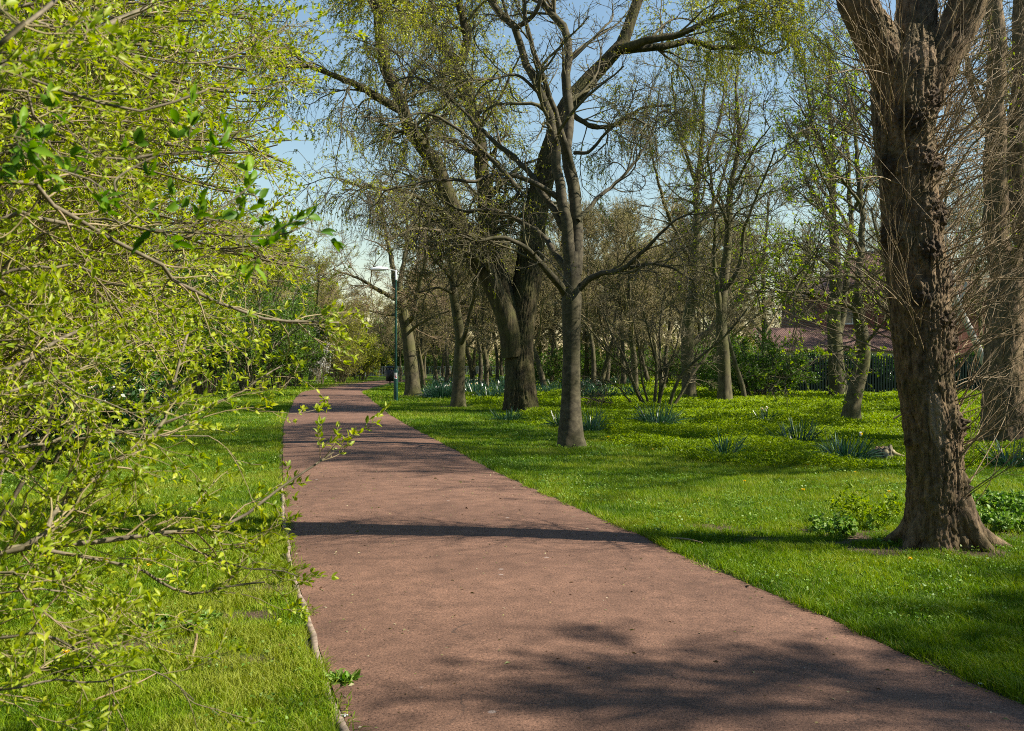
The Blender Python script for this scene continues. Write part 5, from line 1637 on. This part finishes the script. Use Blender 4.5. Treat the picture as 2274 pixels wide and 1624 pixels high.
# ------------------------------------------------------------------ daffodils, stump, weeds, small things
def strap_clump(seed, n, L, spread, W, label, loc, flowers=0, group=None, name='daffodil_clump', flower_mat=None):
    rng = np.random.default_rng(seed)
    root = thing(name, loc, label, 'daffodils', group)
    n = int(n * 2.0)
    a = rng.uniform(0, 2 * np.pi, n)
    rr = np.sqrt(rng.uniform(0, 1, n)) * spread * 0.45
    p0 = np.stack([np.cos(a) * rr, np.sin(a) * rr, np.full(n, -0.01)], 1)
    ln = L * 1.2 * rng.uniform(0.6, 1.15, n)
    tilt = rng.uniform(0.08, 0.75, n)
    K = 6
    d0 = np.stack([np.cos(a) * tilt, np.sin(a) * tilt, np.ones(n)], 1) + rng.normal(0, 0.12, (n, 3))
    tr = np.stack([np.cos(a), np.sin(a), np.full(n, -0.9)], 1) * (rng.uniform(0.0, 1.0, n) ** 2 * 0.34)[:, None]
    P, _ = grow(rng, p0, d0, ln, K, 0.03, tr, np.ones(n), np.ones(n))
    side = nrm(np.stack([-np.sin(a), np.cos(a), 0 * a], 1) + rng.normal(0, 0.5, (n, 3)))
    wf = np.array([0.8, 1, 1, 0.95, 0.75, 0.15]) * W * 0.52
    A = P - side[:, None] * wf[None, :, None]
    B = P + side[:, None] * wf[None, :, None]
    V = np.stack([A, B], 2).reshape(n, -1, 3)
    q = np.array([(2 * k, 2 * k + 1, 2 * k + 3, 2 * k + 2) for k in range(K - 1)])
    F = (q[None] + (np.arange(n) * 2 * K)[:, None, None]).reshape(-1, 4)
    MB().add(V.reshape(-1, 3), F, np.repeat(rng.uniform(0, 1, n), K - 1)).build('leaves', M_daff, root)
    for j in range(flowers):
        an = rng.uniform(0, 6.28)
        base = np.array([math.cos(an), math.sin(an), 0]) * spread * rng.uniform(0.1, 0.5)
        top = base * 1.3 + [0, 0, L * rng.uniform(0.85, 1.1)]
        fl = MB().add(*tubes(spline([base, top], 5)[None], np.full((1, 5), 0.004), 5)).build('flower_stem', M_daff, root)
        pet = MB()
        fd = nrm(np.array([rng.normal(0, 0.6), -1.0, 0.1]))
        s1 = nrm(np.cross(fd, [0, 0, 1]))
        s2 = np.cross(s1, fd)
        for k in range(6):
            t = k * math.pi / 3
            leafmesh(pet, rng, top[None], (s1 * math.cos(t) + s2 * math.sin(t) + fd * 0.15)[None], 0.045, 0.032)
        pet.build('petals', flower_mat or M_white, fl)
        cup = MB().add(*tubes(np.array([[top, top + fd * 0.02, top + fd * 0.035]]), np.array([[0.008, 0.011, 0.015]]), 8))
        cup.build('trumpet', M_yellow, fl)
    return root


strap_clump(201, 120, 0.55, 0.75, 0.017, 'big blue-green daffodil clump at the foot of the many-stemmed shrub', ground(1462, 950), 0)
strap_clump(202, 70, 0.50, 0.45, 0.016, 'daffodil leaves tucked behind the foot of the grey smooth-barked tree', ground(1312, 960), 0)
strap_clump(203, 34, 0.40, 0.45, 0.018, 'lone sparse daffodil clump in the middle of the lawn with leaves bent over', ground(1610, 1012), 0)
strap_clump(204, 55, 0.36, 0.5, 0.014, 'daffodil clump bearing white flowers in the sunny meadow', ground(1695, 940), 4)
strap_clump(205, 60, 0.42, 0.9, 0.015, 'loose wide daffodil clump with arching leaves in front of the dark curved tree', ground(1770, 978), 0)
strap_clump(206, 80, 0.40, 0.7, 0.016, 'daffodil clump beside the tree stump', ground(1880, 1024), 1)
strap_clump(207, 60, 0.42, 0.5, 0.016, 'daffodil clump with a pale flower below the double-trunked tree', ground(2243, 1042), 1)
strap_clump(208, 60, 0.34, 0.8, 0.02, 'small daffodil clump at the foot of the massive willow', ground(1125, 935), 0)
strap_clump(209, 50, 0.42, 0.35, 0.016, 'few daffodil leaves left of the grey smooth-barked trunk', ground(1243, 950), 0)
GD = 'drift of daffodils between the trees beyond the lamp'
dc = strap_clump(210, 60, 0.42, 0.8, 0.024, 'daffodil clump in the far drift with pale flowers', at(985, 52), 3, GD)
dc2 = strap_clump(211, 70, 0.42, 0.9, 0.026, 'daffodil clump in the far drift without flowers', at(1050, 46), 0, GD)
rng = np.random.default_rng(212)
n = 0
while n < 190:
    x, d_ = rng.uniform(935, 1420), rng.uniform(41, 80)
    X = (x - CX) / FPX * d_
    if X < -3.6 - (d_ - 41) * 0.06 + 0.0 or x < 940 + (d_ < 50) * 20:
        continue
    if x > 1195 and rng.uniform() < 0.6:
        continue
    if 1100 < x < 1200 and d_ < 44:
        continue
    dup(dc if rng.uniform() < 0.25 else dc2, (X, d_, float(gz(X, d_))), rng.uniform(0, 6.3), rng.uniform(0.8, 1.3))
    n += 1


def stump():
    b = ground(1962, 1018)
    root = thing('tree_stump', b, 'low rotting tree stump beside a daffodil clump', 'tree stump')
    P = np.array([(0.02 * z, 0, z) for z in np.linspace(-0.06, 0.2, 30)])
    r = np.interp(np.linspace(0, 1, 30), [0, 0.35, 0.75, 1], [0.24, 0.185, 0.16, 0.13])
    V, F = trunk_tube(P, r, 80, rough=0.28, flare=0.7, lobes=5, seed=3, fh=0.07, furrow=0.3, fscale=7)
    V = V.reshape(30, 80, 3)
    top_n = (fbm(np.stack([V[-1, :, 0] * 12, V[-1, :, 1] * 12, V[-1, :, 2] * 0], 1), 3) - 0.5) * 0.16
    w = np.linspace(0, 1, 30)[:, None] ** 2
    V[:, :, 2] += w * (top_n[None] + 0.25 * V[-1:, :, 0] - 0.02)
    MB().add(V.reshape(-1, 3), F).build('stump_bark', M_shrubwood, root)
    top = V[-1]
    rng = np.random.default_rng(8)
    rings = [top]
    for q in (0.75, 0.5, 0.25, 0.04):
        c = top * np.array([q, q, 1])
        c[:, 2] = top[:, 2] * q + (1 - q) * 0.10 + (fbm(c * 22, 2) - 0.5) * 0.09
        rings.append(c)
    Vc = np.concatenate(rings)
    ii = np.arange(5 * 80).reshape(5, 80)
    Fc = np.stack([ii[:-1], np.roll(ii, -1, 1)[:-1], np.roll(ii, -1, 1)[1:], ii[1:]], -1).reshape(-1, 4)
    MB().add(Vc, Fc).build('rotten_top', M_barkbig, root)
    for an, L in [(-0.6, 0.32), (0.3, 0.28), (-1.7, 0.2), (2.9, 0.26)]:
        dv = np.array([math.cos(an), math.sin(an), 0])
        Q = spline([dv * 0.13 + [0, 0, 0.11], dv * 0.21 + [0, 0, 0.05], dv * (0.2 + L) + [0.02, 0, -0.03]], 16)
        MB().add(*trunk_tube(Q, np.linspace(0.05, 0.015, 16), 14, rough=0.3, seed=int(an * 9) + 30)).build('root', M_shrubtwig, root)


stump()


def weed(seed, loc, n, H, spread, leafL, leafW, label, cat, mat, name='weed', tilt=0.7):
    rng = np.random.default_rng(seed)
    root = thing(name, loc, label, cat)
    a = rng.uniform(0, 2 * np.pi, n)
    t = rng.uniform(0.1, tilt, n)
    d0 = np.stack([np.cos(a) * t, np.sin(a) * t, np.ones(n)], 1)
    rr = rng.uniform(0, spread * 0.5, n)
    P, Rd = grow(rng, np.stack([np.cos(a) * rr, np.sin(a) * rr, np.full(n, -0.01)], 1), d0, H * rng.uniform(0.5, 1.1, n), 7, 0.08, np.zeros(3), np.full(n, 0.003), np.full(n, 0.0012))
    L1 = kids(rng, P, Rd, 5, t=(0.3, 1), ang=(40, 75), L=(H * 0.2, H * 0.4), K=4, wig=0.06, rr=0.6, rmin=0.001)
    MB().add(*tubes(P, Rd, 4)).add(*tubes(*L1, 3)).build('stems', M_cover, root)
    mb = MB()
    pos, tan = samples(rng, L1[0], 5)
    leafmesh(mb, rng, pos, tan * 0.6 + rng.normal(0, 0.6, pos.shape), leafL * rng.uniform(0.6, 1.3, len(pos)), leafW * rng.uniform(0.6, 1.3, len(pos)), True)
    mb.build('leaves', mat, root)
    return root


weed(221, ground(1925, 1168), 34, 0.34, 0.55, 0.05, 0.022, 'tall feathery bright green weeds just left of the big rough trunk', 'weeds', M_cover)
weed(222, ground(1870, 1185), 26, 0.14, 0.6, 0.05, 0.035, 'low broad-leaved weeds in front of the feathery ones', 'weeds', M_clover)
for i, (x, y) in enumerate([(2185, 1165), (2235, 1180), (2270, 1145), (2215, 1130)]):
    weed(223 + i, ground(x, y), 28, 0.16, 0.7, 0.05, 0.038, ['ivy-like weeds right of the big rough trunk beside its root', 'pale broad-leaved weeds at the picture edge, nearest the camera', 'broad-leaved weeds farther out at the right edge of the picture', 'broad-leaved weeds behind the big trunk on its right'][i], 'weeds', M_clover)
weed(229, ground(752, 1518), 6, 0.035, 0.10, 0.07, 0.03, 'flat leafy weed growing out of the kerb at the path edge', 'weed', M_clover, tilt=2.5)
weed(230, ground(130, 1500), 12, 0.10, 0.3, 0.07, 0.028, 'dandelion leaf rosette under the yellow flower', 'weed', M_cover, tilt=2.0)
weed(231, ground(400, 1405), 12, 0.08, 0.5, 0.04, 0.03, 'low ground leaves on the bare soil patch', 'weed', M_clover, tilt=2.0)


def dandelion(seed, loc, label, s=1.0, group=None):
    rng = np.random.default_rng(seed)
    root = thing('dandelion', loc, label, 'flower', group)
    MB().add(*tubes(np.array([[(0, 0, -0.01), (0.004, 0, 0.05), (0.006, 0.0, 0.1)]]), np.full((1, 3), 0.0022), 5)).build('flower_stem', M_cover, root)
    mb = MB()
    n = 60
    a = rng.uniform(0, 2 * np.pi, n)
    ax = np.stack([np.cos(a), np.sin(a), rng.uniform(0.0, 1.4, n)], 1)
    leafmesh(mb, rng, np.tile([[0.006, 0, 0.10]], (n, 1)), ax, 0.022 * rng.uniform(0.7, 1.1, n), 0.005)
    mb.build('flower_head', M_yellow, root)
    root.scale = (s, s, s)
    return root


dandelion(241, ground(142, 1512), 'open yellow dandelion flower low at the left edge of the lawn', 1.25)
dd = dandelion(242, ground(2020, 1275), 'tiny yellow flower in the grass', 1.0, 'small yellow flowers scattered in the grass')
rng = np.random.default_rng(243)
for x, y in [(105, 1280), (235, 1290), (330, 1292), (70, 1410), (1795, 1050), (1700, 1020), (1727, 1032), (1900, 1065), (1560, 975), (1640, 960), (1830, 930), (1975, 1115), (1450, 1015), (1655, 1085), (2010, 1165), (1930, 1155), (1350, 985), (1785, 1110)]:
    dup(dd, ground(x, y), rng.uniform(0, 6), rng.uniform(0.9, 1.4))


def stick(pts, r, label, mat=None, cat='stick', name='stick'):
    P = spline(pts, 14)
    rr = r * np.linspace(1.1, 0.7, 14)
    V, F = tubes(P[None], rr[None], 8)
    S = 8
    mb = MB().add(V, F)
    mb.add(np.vstack([V[:S], V[:S].mean(0)]), [(i, S, (i + 1) % S) for i in range(S)])
    mb.add(np.vstack([V[-S:], V[-S:].mean(0)]), [((i + 1) % S, S, i) for i in range(S)])
    tag(mb.build(name, mat or M_shoot), label, cat)


def gp(x, y, z=0.0):
    g = ground(x, y)
    g[2] += z
    return g


stick([gp(425, 1478, 0.02), gp(432, 1462, 0.05), gp(436, 1440, 0.06), gp(430, 1428, 0.07)], 0.008, 'curved broken stick poking out of the bare patch of lawn')
stick([gp(1490, 1207, 0.03), gp(1525, 1210, 0.035), gp(1560, 1217, 0.03)], 0.010, 'straight pale stick lying in the grass at the right path edge')
stick([gp(1650, 1300, 0.008), gp(1655, 1306, 0.01), gp(1664, 1311, 0.03)], 0.006, 'short bent dark twig lying on the path near its right edge', M_wood, 'twig', 'twig')
stick([gp(2036, 1496, 0.008), gp(2060, 1504, 0.01), gp(2088, 1515, 0.008)], 0.003, 'thin dark twig lying on the shaded path', M_wood, 'twig', 'twig')
stick([gp(2238, 1590, 0.008), gp(2268, 1596, 0.008)], 0.004, 'stubby dark twig in the bottom corner of the path', M_wood, 'twig', 'twig')
stick([gp(772, 1612, 0.01), gp(788, 1604, 0.012), gp(800, 1606, 0.012), gp(808, 1598, 0.012)], 0.0035, 'pale crooked twig beside the white scrap on the path', M_shoot, 'twig', 'twig')
stick([gp(205, 1614, 0.10), gp(300, 1595, 0.14), gp(345, 1580, 0.16)], 0.004, 'long pale stick stuck in the grass at the bottom left', M_shoot, 'stick')
stick([px(1985, 930, 22), px(2000, 922, 22), px(2016, 915, 22)], 0.02, 'dark broken branch stub lying by the big trunk in the meadow', M_wood, 'stick')


def debris():
    rng = np.random.default_rng(401)
    y = np.sqrt(rng.uniform(3.8 ** 2, 15 ** 2, 2600))
    l = np.interp(y, EL[:200, 1], EL[:200, 0])
    r = np.interp(y, ER[:200, 1], ER[:200, 0])
    t = rng.beta(0.45, 0.45, len(y))
    x = l + (r - l) * (0.005 + 0.985 * t)
    z = 0.014 + 0.03 * (1 - (2 * t - 1) ** 2)
    a = rng.uniform(0, 6.28, len(y))
    L = rng.gamma(2.0, 0.006, len(y)) + 0.003
    mb = MB()
    leafmesh(mb, rng, np.stack([x, y, z], 1), np.stack([np.cos(a), np.sin(a), rng.uniform(0, 0.15, len(y))], 1), L, L * rng.uniform(0.15, 0.6, len(y)))
    o = mb.build('leaf_litter', M_debris)
    tag(o, 'bits of dry leaf, bud scales and grass clippings lying on the path', 'leaf litter', kind='stuff')
    # wisps of grass rooted in the crumbling edges
    n = 2600
    y = np.sqrt(rng.uniform(3.8 ** 2, 14 ** 2, n))
    cl = fbm(np.stack([y * 2.7, 0 * y, 0 * y], 1), 3)
    right = rng.uniform(0, 1, n) < 0.6
    e = np.where(right, np.interp(y, ER[:200, 1], ER[:200, 0]), np.interp(y, EL[:200, 1], EL[:200, 0]))
    sgn = np.where(right, -1, 1)
    k = cl > 0.45
    x = e + sgn * rng.uniform(-0.02, 0.07, n) * (cl - 0.3) * 2.2
    x, y, sgn = x[k], y[k], sgn[k]
    n = len(x)
    ax = np.stack([sgn * rng.uniform(-0.3, 1.0, n), rng.normal(0, 0.5, n), rng.uniform(0.2, 1.0, n)], 1)
    mb = MB()
    leafmesh(mb, rng, np.stack([x, y, np.full(n, 0.012)], 1), ax, rng.uniform(0.03, 0.08, n), 0.006, droop=0.5, tint=rng.uniform(0.1, 0.9, n))
    o = mb.build('edge_grass', M_grass)
    tag(o, 'grass wisps creeping over the crumbling path edges', 'grass', kind='stuff')


M_debris = leaf_mat('dry_bits', [(0.09, 0.05, 0.03), (0.25, 0.17, 0.10), (0.16, 0.20, 0.05), (0.40, 0.33, 0.24)], 0.1, 0.7, 0.1)
debris()


def scrap(x, y, s, label, mat=M_litter, cat='litter', name='litter_scrap', seed=0):
    rng = np.random.default_rng(300 + seed)
    g = gp(x, y, 0.01)
    n = 7
    u = np.linspace(-1, 1, n)
    X, Y = np.meshgrid(u, u)
    Z = fbm(np.stack([X.ravel() * 1.7 + seed, Y.ravel() * 1.7, 0 * X.ravel()], 1), 2).reshape(n, n)
    rad = 1 - 0.35 * (X ** 2 + Y ** 2) * 0.5
    V = np.stack([X * s * rad, Y * s * rad, Z * s * 1.1], -1).reshape(-1, 3) + g
    i = np.arange(n * n).reshape(n, n)
    F = np.stack([i[:-1, :-1], i[:-1, 1:], i[1:, 1:], i[1:, :-1]], -1).reshape(-1, 4)
    o = MB().add(V, F).build(name, mat)
    tag(o, label, cat)


scrap(765, 1600, 0.018, 'white scrap of litter against the kerb at the bottom', seed=1)
scrap(2180, 1528, 0.016, 'white scrap of litter at the right path edge in shade', seed=2)
scrap(626, 1447, 0.022, 'curled brown dead leaf in the grass near the kerb', M_brownleaf, 'leaf', 'dead_leaf', 3)
scrap(1765, 1391, 0.014, 'reddish dead leaf lying on the path', M_brownleaf, 'leaf', 'dead_leaf', 4)
scrap(1786, 1392, 0.008, 'tiny reddish leaf bit right of the reddish leaf on the path', M_brownleaf, 'leaf', 'dead_leaf', 5)
scrap(743, 1490, 0.007, 'dark leaf bit at the kerb above the flat weed', M_brownleaf, 'leaf', 'dead_leaf', 6)
scrap(670, 1578, 0.010, 'small red-brown leaf in the grass at bottom left', M_brownleaf, 'leaf', 'dead_leaf', 7)
